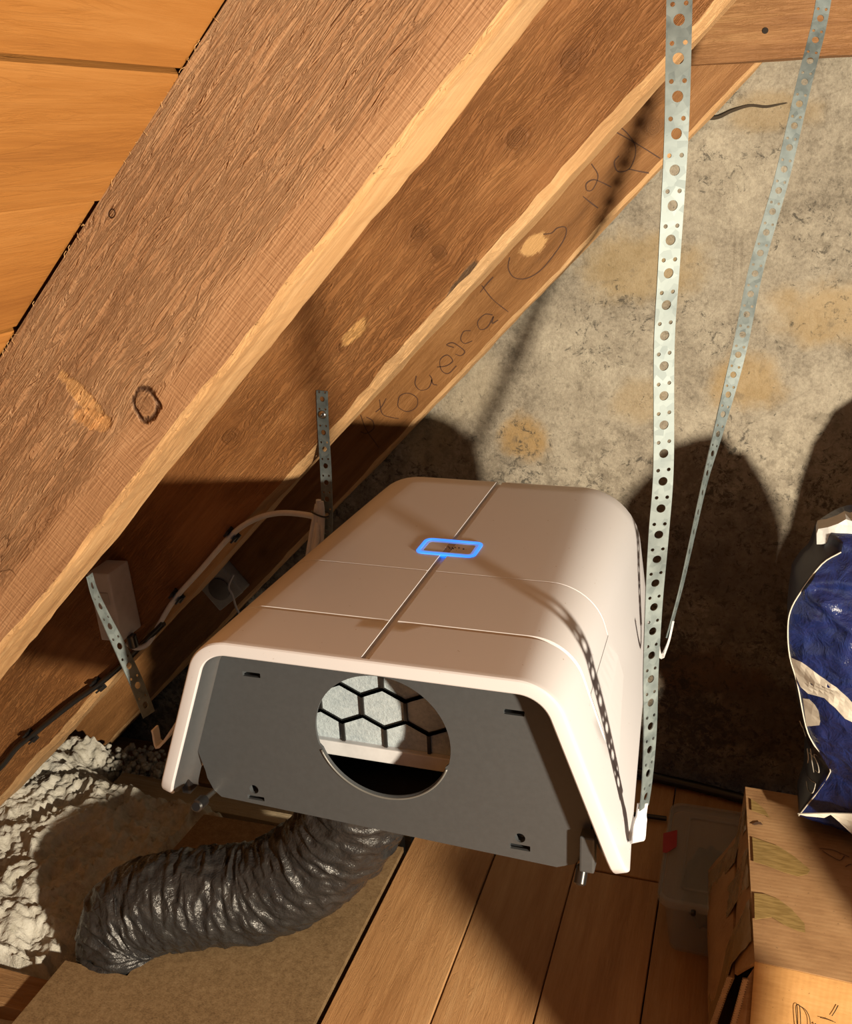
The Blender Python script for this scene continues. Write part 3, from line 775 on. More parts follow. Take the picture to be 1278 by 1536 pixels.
# latch wedge on the right side
def side_pt(t, z, out=0.0):
    P = PROF_CACHE.setdefault(round(t, 5), profile(t)); best = None
    for k in range(MID, NP-1):
        (p, n), (p2, n2) = P[k], P[k+1]
        if p2.y <= z <= p.y:
            f = (p.y-z)/max(1e-9, p.y-p2.y); x = lerp(p.x, p2.x, f)+out; return UX+x
    return UX+P[-1][0].x+out
bm = bmesh.new(); y0, y1 = UF+0.083, UF+0.205; vv = []
for i in range(9):
    f = i/8; Y = lerp(y0, y1, f); zt_ = ZT-0.055; zb_ = lerp(0.585, 0.625, f)
    o1 = 0.0005+0.0045*f
    for z, oo in ((zt_, 0.0005), ((zt_+zb_)/2, o1), (zb_, o1), (zb_-0.002, -0.001)):
        vv.append(bm.verts.new((side_pt((Y-UF)/0.521, z, oo), Y, z)))
for i in range(8):
    for j in range(3): bm.faces.new([vv[i*4+j], vv[i*4+j+1], vv[i*4+4+j+1], vv[i*4+4+j]])
bm.faces.new(vv[-4:])
# (wedge kept shallow: it reads as a step in the hood's side)
kid(unit, finish('side_latch', bm, M_SHELL))
# locking pins below the panel
kb = onY(300, 1205, YP-0.035); ke = onY(322, 1186, YP+0.004)
d = (kb-ke).normalized()
kid(unit, cyl('locking_pin', ke, kb, 0.0028, M_STEEL, None, 12)); kid(unit, cyl('knob', kb-d*0.011, kb+d*0.011, 0.0062, M_BLACK, None, 18, 0.0018))
kb = onY(871, 1318, YP-0.01); ke = onY(878, 1275, YP+0.006); d = (kb-ke).normalized()
kid(unit, cyl('locking_pin', ke, kb, 0.003, M_STEEL, None, 12)); kid(unit, cyl('knob', kb-d*0.013, kb+d*0.006, 0.0058, M_BLACK, None, 18, 0.0018))
q = onY(884, 1278, YP-0.004)
kid(unit, boxobj('pin_guide', q.x-.008, q.x+.006, YP-.012, YP+.003, q.z-.018, q.z+.022, M_GREY, None, .002))
q = onY(287, 1165, YP+0.01)
kid(unit, boxobj('pin_guide', q.x-.006, q.x+.004, YP-.002, YP+.014, q.z-.014, q.z+.016, M_BLACK, None, .002))
# white strap hooks on the flanks
def hook(name, pts, wd, sd_=(0, 1, 0)):
    """folded white plastic tab swept along pts"""
    path = catmull(pts, 5); bm = bmesh.new(); prev = None; T, N = frames(path)
    for i, p in enumerate(path):
        s = Vector(sd_); s = (s-T[i]*s.dot(T[i])).normalized(); n = T[i].cross(s).normalized()*0.0012
        ww = wd*(1.0 if i < len(path)*0.75 else 0.8)/2
        r = [bm.verts.new(v) for v in (p-s*ww-n, p+s*ww-n, p+s*ww+n, p-s*ww+n)]
        if prev:
            for k in range(4): bm.faces.new([prev[k], prev[(k+1) % 4], r[(k+1) % 4], r[k]])
        else: bm.faces.new(r)
        prev = r
    bm.faces.new(prev); return kid(unit, finish(name, bm, M_WHITE))
hx = side_pt(0.17, 0.545)
h1 = hook('strap_hook', [(hx-.004, UF+.088, .537)]+[tuple(atd(x, y, d_)) for x, y, d_ in ((955, 1262, .932), (960, 1235, .934), (964, 1205, .930))], 0.0125, (.8, .6, 0))
hx2 = side_pt(0.8, 0.58)
h2 = hook('strap_hook', [tuple(atd(x, y, d_)) for x, y, d_ in ((1010, 932, 1.204), (1003, 962, 1.20), (993, 984, 1.19), (988.5, 975, 1.18), (987, 945, 1.17))], 0.006)
hl = 2*UX-side_pt(0.1, 0.59)
hookL = onY(243, 1116, 0.80); hookT = onY(232, 1092, 0.80)
h3 = hook('strap_hook', [(hl+.006, .80, .60), (hl-.001, .80, .618), tuple(hookL), tuple(hookT)], 0.014)
hl2 = 2*UX-side_pt(0.9, 0.59)
h4 = hook('strap_hook', [(hl2+.004, 1.20, .54), (hl2-.008, 1.20, .57), (hl2-.014, 1.20, .61)], 0.018)
# spigot under the unit where the duct is pushed on
sp = Vector((-0.47, 1.12, ZB-0.002))
kid(unit, lathe('duct_spigot', [(0.062, 0.012), (0.062, -0.05), (0.064, -0.052), (0.066, -0.05), (0.066, 0.012)], Matrix.Translation(sp), M_GREY, None, 36))

# ================================================================== PERFORATED STRAPS
M_ZINC = NM('galvanised_steel', 0.34, 0.4); _z = M_ZINC.voro(M_ZINC.obj(), 160); _zn = M_ZINC.noise(M_ZINC.obj(), 60, 4)
M_ZINC = M_ZINC.fin(M_ZINC.ramp(M_ZINC.math('ADD', M_ZINC.math('MULTIPLY', _zn, .7), M_ZINC.math('MULTIPLY', M_ZINC.vmath('LENGTH', _z.outputs['Color']), .2)), [(0.35, (0.13, 0.17, 0.18)), (0.7, (0.26, 0.32, 0.33))]), rough=M_ZINC.math('ADD', 0.46, M_ZINC.math('MULTIPLY', _zn, 0.25)))
SW, SP = 0.0170, 0.0240
_mod_outer = [(0, 0), (SP/4, 0), (SP/2, 0), (3*SP/4, 0), (SP, 0), (SP, SW/2), (SP, SW), (3*SP/4, SW), (SP/2, SW), (SP/4, SW), (0, SW), (0, SW/2)]
MODV, MODF = cdt(_mod_outer, [circle(SP*0.5, SW/2, 0.0038, 16), circle(0.0022, SW*0.24, 0.00165, 8), circle(0.0022, SW*0.76, 0.00165, 8)])
def strap(name, pts, wids, label, group='perforated hanging straps', width=SW, root_loc=None, start=0.0):
    """pts: points of the centre line; wids: direction of the strap's width at each"""
    P = catmull(pts, 10); Wd = catmull(wids, 10)
    L = [0.0]
    for a, b in zip(P, P[1:]): L.append(L[-1]+(b-a).length)
    def at(s):
        if s >= L[-1]: i = len(L)-2
        elif s <= 0: i = 0
        else: i = max(k for k in range(len(L)-1) if L[k] <= s)
        f = (s-L[i])/max(1e-9, L[i+1]-L[i]); p = P[i].lerp(P[i+1], f); t = (P[i+1]-P[i]).normalized()
        wv = Wd[i].lerp(Wd[i+1], max(0, min(1, f))); wv = (wv-t*wv.dot(t)).normalized(); return p, wv, t.cross(wv)
    nm = int(L[-1]/SP); bm = bmesh.new(); TH = 0.0011
    for mI in range(nm):
        A, B = [], []; cnt = {}
        for v in MODV:
            p, wv, nn = at(mI*SP+v[0]); c = p+wv*(v[1]-SW/2)*(width/SW)
            A.append(bm.verts.new(c+nn*TH/2)); B.append(bm.verts.new(c-nn*TH/2))
        for f in MODF:
            bm.faces.new([A[i] for i in f]); bm.faces.new([B[i] for i in reversed(f)])
            for i in range(len(f)):
                a, b = f[i], f[(i+1) % len(f)]; cnt.setdefault((min(a, b), max(a, b)), []).append((a, b))
        for k, l in cnt.items():
            if len(l) == 1:
                a, b = l[0]
                if abs(MODV[a][0]) < 1e-6 and abs(MODV[b][0]) < 1e-6 and mI > 0: continue
                if abs(MODV[a][0]-SP) < 1e-6 and abs(MODV[b][0]-SP) < 1e-6 and mI < nm-1: continue
                bm.faces.new([A[b], A[a], B[a], B[b]])
    bmesh.ops.remove_doubles(bm, verts=bm.verts, dist=1e-6)
    root = thing(name, label, 'strap', tuple(P[-1] if root_loc is None else root_loc), group)
    o = kid(root, finish('band', bm, M_ZINC)); return root
def screw(root, p, n, r=0.005):
    n = Vector(n).normalized(); q = n.to_track_quat('Z', 'Y').to_matrix().to_4x4()
    kid(root, lathe('screw', [(0, r*.25), (r*.18, r*.22), (r*.28, r*.55), (r*.6, r*.5), (r*.9, r*.28), (r, 0), (r*.98, -r*.1), (0, -r*.1)], Matrix.Translation(p) @ q, M_STEEL, None, 20))
# near right strap
S1 = [atd(1020, -60, .665), atd(1018, 60, .680), atd(1014, 210, .70), atd(1003, 400, .735), atd(996, 520, .765), atd(995, 700, .805), atd(988, 800, .83), atd(981, 900, .862), atd(976, 1010, .890), atd(975, 1100, .91), atd(970, 1180, .925), atd(962, 1236, .935)]
W1 = [Vector(v) for v in [(1, .15, 0), (1, .1, 0), (.93, .36, 0), (.88, .5, 0), (.85, .52, 0), (.9, .45, .05), (.95, .38, 0), (.8, .6, 0), (.72, .75, 0), (.6, .85, 0), (.45, .95, 0), (.4, 1, 0)]]
st1 = strap('perforated_strap', S1, W1, 'long galvanised perforated strap hanging to the front right flank of the unit, nearest the camera')
# rear right strap
S2 = [atd(1244, -60, 1.12), atd(1230, 30, 1.135), atd(1205, 130, 1.14), atd(1172, 270, 1.16), atd(1135, 400, 1.18), atd(1110, 520, 1.19), atd(1082, 630, 1.20), atd(1058, 720, 1.205), atd(1040, 800, 1.205), atd(1022, 880, 1.205), atd(1006, 940, 1.205), atd(994, 984, 1.205)]
W2 = [Vector(v) for v in [(1, .2, 0), (1, .3, .2), (1, .2, .2), (.95, .3, .2), (1, .2, .25), (1, .3, .25), (.75, .8, .1), (.35, 1, .1), (.25, 1, .1), (.2, 1, .1), (.2, 1, .1), (.25, 1, .1)]]
st2 = strap('perforated_strap', S2, W2, 'long perforated strap slanting across the plaster wall to the rear right of the unit')
# short strap on the middle rafter
yS = Y2-0.0012
S3 = [onY(483, 586, yS), onY(484, 622, yS), onY(486, 660, yS-.0005), onY(488.5, 700, yS-.004), onY(490, 740, yS-.010), onY(491, 780, yS-.016), onY(490, 830, yS-.022), Vector((hl2-.013, 1.20, .625))]
W3_ = [Vector((1, 0, 0))]*7+[Vector((.3, 1, 0))]
st3 = strap('perforated_strap', S3, W3_, 'short perforated strap screwed to the middle rafter behind the unit at left', root_loc=tuple(S3[0]))
q = onY(484, 622, yS-.001); screw(st3, q, (0, -1, 0), 0.0062)
# front left strap
S4 = [onY(134, 862, .81), onY(142, 890, .808), onY(160, 930, .806), onY(182, 975, .804), onY(203, 1020, .803), onY(220, 1063, .802), onY(233, 1097, .80)]
W4 = [Vector(v) for v in [(-.35, 1, 0), (-.30, 1, 0), (-.15, 1, 0), (.1, 1, 0), (.25, 1, 0), (.25, 1, 0), (.2, 1, 0)]]
st4 = strap('perforated_strap', S4, W4, 'twisted perforated strap from under the nearest rafter to the front left of the unit')

# ================================================================== DUCT
M_DUCT = NM('black_duct_foil', 0.36)
_d1 = M_DUCT.noise(M_DUCT.obj(), 38, 5, 0.65, 0.8); _d2 = M_DUCT.noise(M_DUCT.obj(), 130, 4, 0.6)
M_DUCT = M_DUCT.fin(M_DUCT.ramp(_d1, [(0.3, (0.022, 0.022, 0.024)), (0.7, (0.040, 0.040, 0.040))]), M_DUCT.bump(M_DUCT.math('ADD', _d1, M_DUCT.math('MULTIPLY', _d2, .4)), 0.7, 0.006), rough=M_DUCT.math('ADD', 0.16, M_DUCT.math('MULTIPLY', _d1, 0.25)))
dpts = [tuple(sp), (-0.472, 1.12, 0.44), (-0.48, 1.12, 0.33), (-0.515, 1.115, 0.235), (-0.575, 1.105, 0.155), (-0.66, 1.085, 0.098), (-0.75, 1.062, 0.082), (-0.83, 1.042, 0.066), (-0.875, 1.03, 0.035), (-0.885, 1.02, -0.03)]
dp = catmull(dpts, 52); Ld = len(dp)
def drad(t, a):
    s = t*46+0.35*noise.noise(Vector((cos(a), sin(a), t*9)))
    rib = abs(sin(pi*s))**0.6
    wr_ = noise.noise(Vector((cos(a)*2.2, sin(a)*2.2, t*30)))*0.55 + noise.noise(Vector((cos(a)*5+t*20, sin(a)*5, t*75)))*0.5
    cr2 = 1-abs(noise.noise(Vector((cos(a)*1.6+t*8, sin(a)*1.6, t*46))))*2
    cr3 = 1-abs(noise.noise(Vector((cos(a)*3+t*14, sin(a)*3-t*10, t*60+cos(a)*2))))*2
    return 0.0695 + 0.0014*rib + 0.0040*wr_ + 0.0040*cr2 + 0.0022*cr3
bm = bmesh.new(); tube_bm(bm, dp, drad, 96, False)
duct = thing('flexible_duct', 'crumpled black flexible air duct curving from under the unit down to the left', 'duct', (-0.78, 1.055, 0))
kid(duct, finish('sleeve', bm, M_DUCT, None, True))
# wire hoops showing through the sleeve
bm = bmesh.new(); T, N = frames(dp)
for h in range(5, 73, 5):
    i = int(h/74*(Ld-1)); b = T[i].cross(N[i]); c = dp[i]; tl = 0.35*sin(h*1.7)
    loop = []
    for k in range(36):
        a = 2*pi*k/36; loop.append(c+(N[i]*cos(a)+b*sin(a))*0.0705+T[i]*0.006*sin(a+tl))
    prev = None; rings = []
    for k, p in enumerate(loop):
        rd = (p-c).normalized(); rings.append([bm.verts.new(p+(rd*cos(x)+T[i]*sin(x))*0.0012) for x in (0, 1.57, 3.14, 4.71)])
    for k in range(36):
        A, B = rings[k], rings[(k+1) % 36]
        for j in range(4): bm.faces.new([A[j], A[(j+1) % 4], B[(j+1) % 4], B[j]])
hp = kid(duct, finish('wire_hoops', bm, M_DUCT, None, True)); hp['kind'] = 'stuff'

# ================================================================== SMALL ELECTRICS AT THE LEFT
M_GW = plain('grey_white_plastic', (0.62, 0.60, 0.62), 0.45)
# white box on the middle rafter
bA = onY(172, 862, 1.185); bB = onY(184, 963, 1.185)
hgt = (bA-bB).length
Mb = Matrix.Translation(bB) @ Matrix.Rotation(radians(-3), 4, 'Y')
pbx = thing('power_box', 'grey-white rectangular power box mounted on the middle rafter beside the nearest rafter', 'junction box', (bB.x-.02, 1.24, bB.z))
kid(pbx, boxobj('housing', -0.040, 0.0, 0.0, 0.054, 0.0, hgt, M_GW, None, 0.003, Mb))
kid(pbx, boxobj('side_plate', -0.044, -0.040, 0.012, 0.054, 0.010, hgt*.62, M_GW, None, 0.0015, Mb))
kid(pbx, boxobj('side_notch', -0.026, -0.008, -0.0012, 0.0, hgt*.55, hgt*.72, plain('grey_trim', (0.5, 0.49, 0.5), 0.5), None, 0.0005, Mb))
q = onY(196, 962, 1.205)
kid(pbx, cyl('cable_gland', q+Vector((0.002, 0, .012)), q+Vector((.004, 0, -.010)), 0.0085, M_BLACK, None, 16, .0015))
# white cable along the rafter
cab_px = [(190, 965), (205, 972), (222, 965), (238, 938), (262, 899), (300, 856), (347, 803), (380, 780), (415, 770), (450, 771), (474, 778), (476, 800), (472, 830)]
cY = [1.205, 1.215, 1.228, 1.232, 1.2335, 1.2335, 1.2335, 1.232, 1.228, 1.222, 1.215, 1.205, 1.195]
cable = thing('power_cable', 'white power cable clipped along the middle rafter from the power box to the unit', 'cable', tuple(onY(300, 856, 1.235)))
kid(cable, tube('sheath', [onY(x, y, Y) for (x, y), Y in zip(cab_px, cY)], 0.0042, M_WHITE, None, 12, 10))
def clip(root, x, y, Y, ang, s=1.0):
    c = onY(x, y, Y); Mx = Matrix.Translation(c) @ Matrix.Rotation(-ang, 4, 'Y')
    bm = bmesh.new(); bx(bm, -.008*s, .008*s, 0.0015, .006, -.011*s, .011*s); bevel(bm, .0015, 2)
    bx(bm, -.006*s, .006*s, -.009, .003, -.0085*s, -.0055*s); bx(bm, -.006*s, .006*s, -.009, .003, .0055*s, .0085*s)
    bm.transform(Mx); return kid(root, finish('cable_clip', bm, M_BLACK))
clip(cable, 265, 895, 1.234, radians(50)); clip(cable, 348, 803, 1.234, radians(48))
# bundled slack cable tied to the short strap
bund = thing('cable_bundle', 'bundle of white cable loops tied to the short perforated strap with a black tie', 'cable', tuple(onY(474, 790, 1.21)))
for k, (dx, dy) in enumerate(((0, 0), (5.5, 2), (-5, 4), (9, -3))):
    pts = [onY(478+dx*0.35, 750+abs(dx)*0.6+dy, 1.214), onY(477+dx*0.7, 770+dy*.2, 1.213), onY(473+dx*1.05, 800, 1.21), onY(468+dx*1.3, 840, 1.205), onY(466+dx*1.4, 880, 1.20)]
    kid(bund, tube('cable_loop', pts, 0.0040, M_WHITE, None, 10, 6))
c = onY(479, 770, 1.214)
bm = bmesh.new(); tube_bm(bm, [c+Vector((0.0135*cos(a)+.002, 0.008*sin(a), 0.0012*sin(a*2)-0.002*cos(a))) for a in [2*pi*i/24 for i in range(25)]], 0.0013, 6)
kid(bund, finish('cable_tie', bm, M_BLACK, None, True))
# black cable low on the middle rafter
kb_px = [(-40, 1185), (0, 1152), (25, 1122), (48, 1103), (80, 1077), (112, 1052), (145, 1029), (168, 1010), (188, 992), (215, 965), (245, 935)]
bc = thing('black_cable', 'black cable clipped along the lower part of the middle rafter at far left', 'cable', tuple(onY(90, 1068, 1.235)))
kid(bc, tube('sheath', [onY(x, y, 1.230) for x, y in kb_px], 0.0050, M_BLACK, None, 10, 8))
clip(bc, 46, 1105, 1.234, radians(42), 1.1); clip(bc, 147, 1028, 1.234, radians(40), 1.1)
# translucent junction box on the farthest rafter
M_TRANS = plain('milky_plastic', (0.42, 0.43, 0.42), 0.3, Alpha=1.0)
jc = onY(343, 872, Y3); Mj = Matrix.Translation((jc.x, Y3-0.036, jc.z)) @ Matrix.Rotation(radians(-40), 4, 'Y')
jb = thing('junction_box', 'square milky grey junction box on the farthest rafter, half hidden by the middle rafter', 'junction box', (jc.x, Y3, jc.z))
kid(jb, boxobj('housing', -.036, .036, .006, .036, -.033, .033, M_TRANS, None, .004, Mj))
kid(jb, boxobj('lid', -.037, .037, 0, .007, -.034, .034, M_TRANS, None, .003, Mj))
kid(jb, lathe('round_cover', [(0, .0), (.020, .0), (.023, -.003), (.023, -.006), (0, -.007)][::-1], Mj @ Matrix.Translation((0, 0.002, 0)) @ Matrix.Rotation(radians(-90), 4, 'X'), plain('smoky_cover', (0.14, 0.135, 0.135), 0.25), None, 28))
kid(jb, tube('wire', [onY(350, 862, Y3-.046), onY(343, 880, Y3-.046), onY(349, 893, Y3-.045), onY(356, 915, Y3-.04), onY(372, 940, Y3-.03)], 0.0022, M_GW, None, 8, 8))

# ================================================================== RIGHT SIDE: BOX, BAG, TUB
def card_mat(name, a, b, c, flute=(1, 0, 0), fs=260):
    m = NM(name, 0.8); P = m.obj()
    n1 = m.noise(P, 16, 5, 0.6); n2 = m.noise(m.vmath('MULTIPLY', P, (30, 200, 200)), 1.0, 4, 0.7)
    col = m.ramp(m.math('ADD', m.math('MULTIPLY', n1, .6), m.math('MULTIPLY', n2, .4)), [(0.34, a), (0.5, b), (0.66, c)])
    d = m.vmath('DOT_PRODUCT', P, flute); fl = m.math('SINE', m.math('MULTIPLY', d, fs*2*pi)); fl = m.math('MULTIPLY', fl, 0.4)
    sp_ = m.step(m.noise(P, 240, 2), 0.70, 0.76); col = m.mix(m.math('MULTIPLY', sp_, .5), col, tuple(x*.3 for x in a))
    h = m.math('ADD', m.math('MULTIPLY', fl, 0.10), m.math('MULTIPLY', n1, 0.8))
    return m.fin(col, m.bump(h, 0.35, 0.003), Specular_IOR_Level=0.25)
M_CARD = card_mat('cardboard', (0.30, 0.165, 0.075), (0.42, 0.245, 0.115), (0.50, 0.31, 0.155), (0, 1, 0), 150)
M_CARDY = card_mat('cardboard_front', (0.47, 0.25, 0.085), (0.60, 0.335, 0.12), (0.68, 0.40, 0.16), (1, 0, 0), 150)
M_EDGE = plain('corrugated_edge', (0.62, 0.42, 0.25), 0.8)
M_TAPE = NM('packing_tape', 0.28); _t = M_TAPE.noise(M_TAPE.vmath('MULTIPLY', M_TAPE.obj(), (60, 300, 1)), 1.0, 4)
M_TAPE = M_TAPE.fin(M_TAPE.ramp(_t, [(0.35, (0.26, 0.17, 0.055)), (0.65, (0.38, 0.26, 0.095))]), M_TAPE.bump(_t, .4, .001))
FT = onZ(1132, 1441, 0.240); BT = onZ(1118, 1180, 0.246)          # front-left and back-left corners of the slanted top
XL = FT.x; XR = 0.52
ftr = onZ(1278, 1474, 0.240)
skew = (ftr.y-FT.y)/(ftr.x-FT.x)
box = thing('cardboard_box', 'large taped cardboard box with a slanting top beside the blue bag', 'box', (0.25, 1.2, 0))
def plate(name, quad, th, mat, parent, nrm, sub=10, wob=0.0, seed=0):
    """bent sheet of card between four corners a-b-c-d, with thickness"""
    a, b, c, d = [Vector(v) for v in quad]; nrm = Vector(nrm).normalized(); bm = bmesh.new(); A = []; B = []
    for j in range(sub+1):
        for i in range(sub+1):
            u, v = i/sub, j/sub; p = a.lerp(b, u).lerp(d.lerp(c, u), v)
            e = 4*u*(1-u)*4*v*(1-v)
            p = p+nrm*(wob*e+abs(wob)*0.5*noise.noise(p*14+Vector((seed, 0, 0))))
            A.append(bm.verts.new(p)); B.append(bm.verts.new(p-nrm*th))
    n = sub+1
    for j in range(sub):
        for i in range(sub):
            k = j*n+i; bm.faces.new([A[k], A[k+1], A[k+n+1], A[k+n]]); bm.faces.new([B[k], B[k+n], B[k+n+1], B[k+1]])
    per = [i for i in range(n)]+[j*n+n-1 for j in range(1, n)]+[n*n-1-i for i in range(1, n)]+[j*n for j in range(n-2, 0, -1)]
    for i in range(len(per)):
        p, q = per[i], per[(i+1) % len(per)]; bm.faces.new([A[q], A[p], B[p], B[q]])
    return kid(parent, finish(name, bm, mat, None, True, 35))
def top_at(x, t): return Vector((x, FT.y+skew*(x-XL), FT.z)).lerp(Vector((x, BT.y+skew*(x-XL), BT.z)), t) + Vector((lerp(0, BT.x-FT.x, t)*max(0, 1-(x-XL)/.3), 0, 0))
ntop = Vector((0, -(BT.z-FT.z), BT.y-FT.y)).normalized()
plate('top_panel', [top_at(XL, 0), top_at(XR, 0), top_at(XR, 1), top_at(XL, 1)], .004, M_CARD, box, ntop, 14, .0015)
fl0 = Vector((XL+.004, FT.y+.004, 0.004)); fr0 = Vector((XR, FT.y+.004+skew*(XR-XL), 0.004))
plate('front_panel', [fl0, fr0, top_at(XR, 0)+Vector((0, -.001, -.001)), top_at(XL, 0)+Vector((0, -.001, -.001))], .004, M_CARDY, box, (0, -1, 0), 14, .001)
bl0 = Vector((BT.x, BT.y+.02, .004)); br0 = Vector((XR, BT.y+.02+skew*(XR-XL), .004))
plate('back_panel', [bl0, br0, top_at(XR, 1), top_at(XL, 1)], .004, M_CARD, box, (0, 1, 0), 6, 0)
plate('right_panel', [fr0, br0, top_at(XR, 1), top_at(XR, 0)], .004, M_CARD, box, (1, 0, 0), 6, 0)
# bulging flaps closing the left side
def fp(x, y, X): return onX(x, y, X) if False else None
tA, tB = top_at(XL, 0), top_at(XL, 1)
o1 = onZ(1101, 1460, .19); o2 = onZ(1107, 1252, .195)
m1 = onZ(1062, 1560, .06); m2 = onZ(1062, 1305, .105)
plate('upper_flap', [tA+Vector((.001, .0, -.002)), tB+Vector((0, 0, -.002)), o2, o1], .004, M_CARD, box, (-1, 0, .6), 12, .005, 3)
o1b = o1+Vector((-.003, 0, -.006)); o2b = o2+Vector((-.002, 0, -.004))
plate('lower_flap', [m1, m2, o2b, o1b], .004, M_CARD, box, (-1, 0, .3), 12, .007, 7)
plate('flap_skirt', [Vector((m1.x+.012, m1.y, .002)), Vector((m2.x+.012, m2.y, .002)), m2+Vector((.006, 0, 0)), m1+Vector((.006, 0, 0))], .004, M_CARD, box, (-1, 0, 0), 8, .002, 5)
i1 = onZ(1120, 1468, .21); i2 = onZ(1092, 1570, .08)
plate('inner_flap', [tA+Vector((.004, .006, -.006)), i1, i2, Vector((XL+.004, tA.y+.012, .01))], .004, M_CARD, box, (-1, -1, 0), 8, .002, 9)
for e0_, e1_ in ((o1b, m1), (i1, i2)):
    e0_ = Vector(e0_); e1_ = Vector(e1_); L_ = (e1_-e0_).length; bm = bmesh.new(); n = int(L_/.0022); prev = None
    sd_ = Vector((.0055, .001, 0))
    for i in range(n+1):
        p = e0_.lerp(e1_, i/n)+Vector((-.002, -.0015, .001)); z = 0.0011*(1 if i % 2 else -1); p = p+Vector((z, 0, 0))
        r = [bm.verts.new(p-sd_*.3+Vector((0, -.0012, 0))), bm.verts.new(p+sd_*.7+Vector((0, -.0012, 0))), bm.verts.new(p+sd_*.7+Vector((0, .0012, 0))), bm.verts.new(p-sd_*.3+Vector((0, .0012, 0)))]
        if prev:
            for k in range(4): bm.faces.new([prev[k], prev[(k+1) % 4], r[(k+1) % 4], r[k]])
        prev = r
    kid(box, finish('torn_edge', bm, M_EDGE))
# tape and writing on the slanted top
def zb(pts): return [(1040+x/4.084, 1160+y/4.084) for x, y in pts]
def on_top(x, y, lift=0.0):
    d = ray(x, y); p0 = top_at(XL, 0); n = ntop; t = (p0-CAM).dot(n)/d.dot(n); return CAM+d*t, n
def patch(name, poly, mat, lift=.0012, th=.0004):
    kid(box, solid2d(name, [(p[0], p[1]) for p in poly], [], lambda u, v, ww: on_top(u, v)[0]+ntop*(lift+.0014-ww), th, mat))
patch('tape', zb([(360, 400), (420, 420), (520, 455), (620, 520), (715, 600), (700, 625), (640, 640), (540, 610), (440, 570), (368, 550)]), M_TAPE)
patch('tape', zb([(372, 742), (440, 750), (520, 780), (600, 840), (680, 930), (685, 985), (640, 975), (560, 940), (480, 890), (375, 905)]), M_TAPE)
patch('tape', zb([(352, 165), (385, 185), (440, 235), (470, 285), (440, 265), (356, 235)]), M_TAPE)
patch('torn_patch', zb([(358, 322), (380, 308), (410, 306), (425, 325), (400, 322), (375, 326)]), plain('torn_card', (0.10, 0.05, 0.025), 0.9), .0014)
mk = plain('marker_black', (0.02, 0.014, 0.01), 0.5)
def lift_fn(x, y): p, n = on_top(x, y); return p+n*.0022, n
kid(box, strokes('marker_scrawl', [zb(p) for p in [[(770, 468), (850, 478), (905, 500), (955, 522)], [(788, 482), (835, 512), (895, 542), (925, 515)], [(930, 583), (950, 570), (968, 566)]]], lift_fn, .0016, plain('marker_faded', (.12, .06, .03), .7)))
def on_front(x, y):
    q = onY(x, y, FT.y); p = onY(x, y, FT.y+skew*(q.x-XL)-.001); return p+Vector((0, -.0022, 0)), Vector((0, -1, 0))
kid(box, strokes('marker_writing', [zb(p) for p in [[(640, 1560), (633, 1500), (628, 1415), (648, 1410), (655, 1470), (658, 1560)], [(650, 1412), (688, 1440), (712, 1490), (716, 1560)], [(740, 1530), (748, 1522), (752, 1545)], [(775, 1485), (820, 1496), (872, 1516)], [(886, 1410), (868, 1445), (848, 1476)]]], on_front, .0012, mk))
# wrinkled tape running over the edge and across both flaps
def flapS(u, v):
    return (tA.lerp(tB, u)).lerp(o1.lerp(o2, u), v*2) if v < .5 else (o1.lerp(o2, u)).lerp(m1.lerp(m2, u), v*2-1)
M_TAPED = NM('clear_tape_dark', 0.22); M_TAPED = M_TAPED.fin((.30, .19, .07), M_TAPED.bump(M_TAPED.noise(M_TAPED.obj(), 90, 3), .4, .002))
for (u0, u1, s_) in ((.06, .27, 1), (.40, .62, 2), (.74, .90, 3)):
    bm = bmesh.new(); G_ = []
    for j in range(19):
        v = .02+.94*j/18; row = []
        for i in range(9):
            u = lerp(u0, u1, i/8)+.12*(v-.3)*(-1 if s_ == 1 else .6); p = flapS(max(0, min(1, u)), v)
            row.append(bm.verts.new(p+Vector((-.7, 0, .5))*(.0030*sin(pi*min(1, v))+.0025+.0026*noise.noise(Vector((u*16+v*9, v*2, s_))))))
        G_.append(row)
    for a_, b_ in zip(G_, G_[1:]):
        for i in range(8): bm.faces.new([a_[i], a_[i+1], b_[i+1], b_[i]])
    kid(box, finish('flap_tape', bm, M_TAPED, None, True))

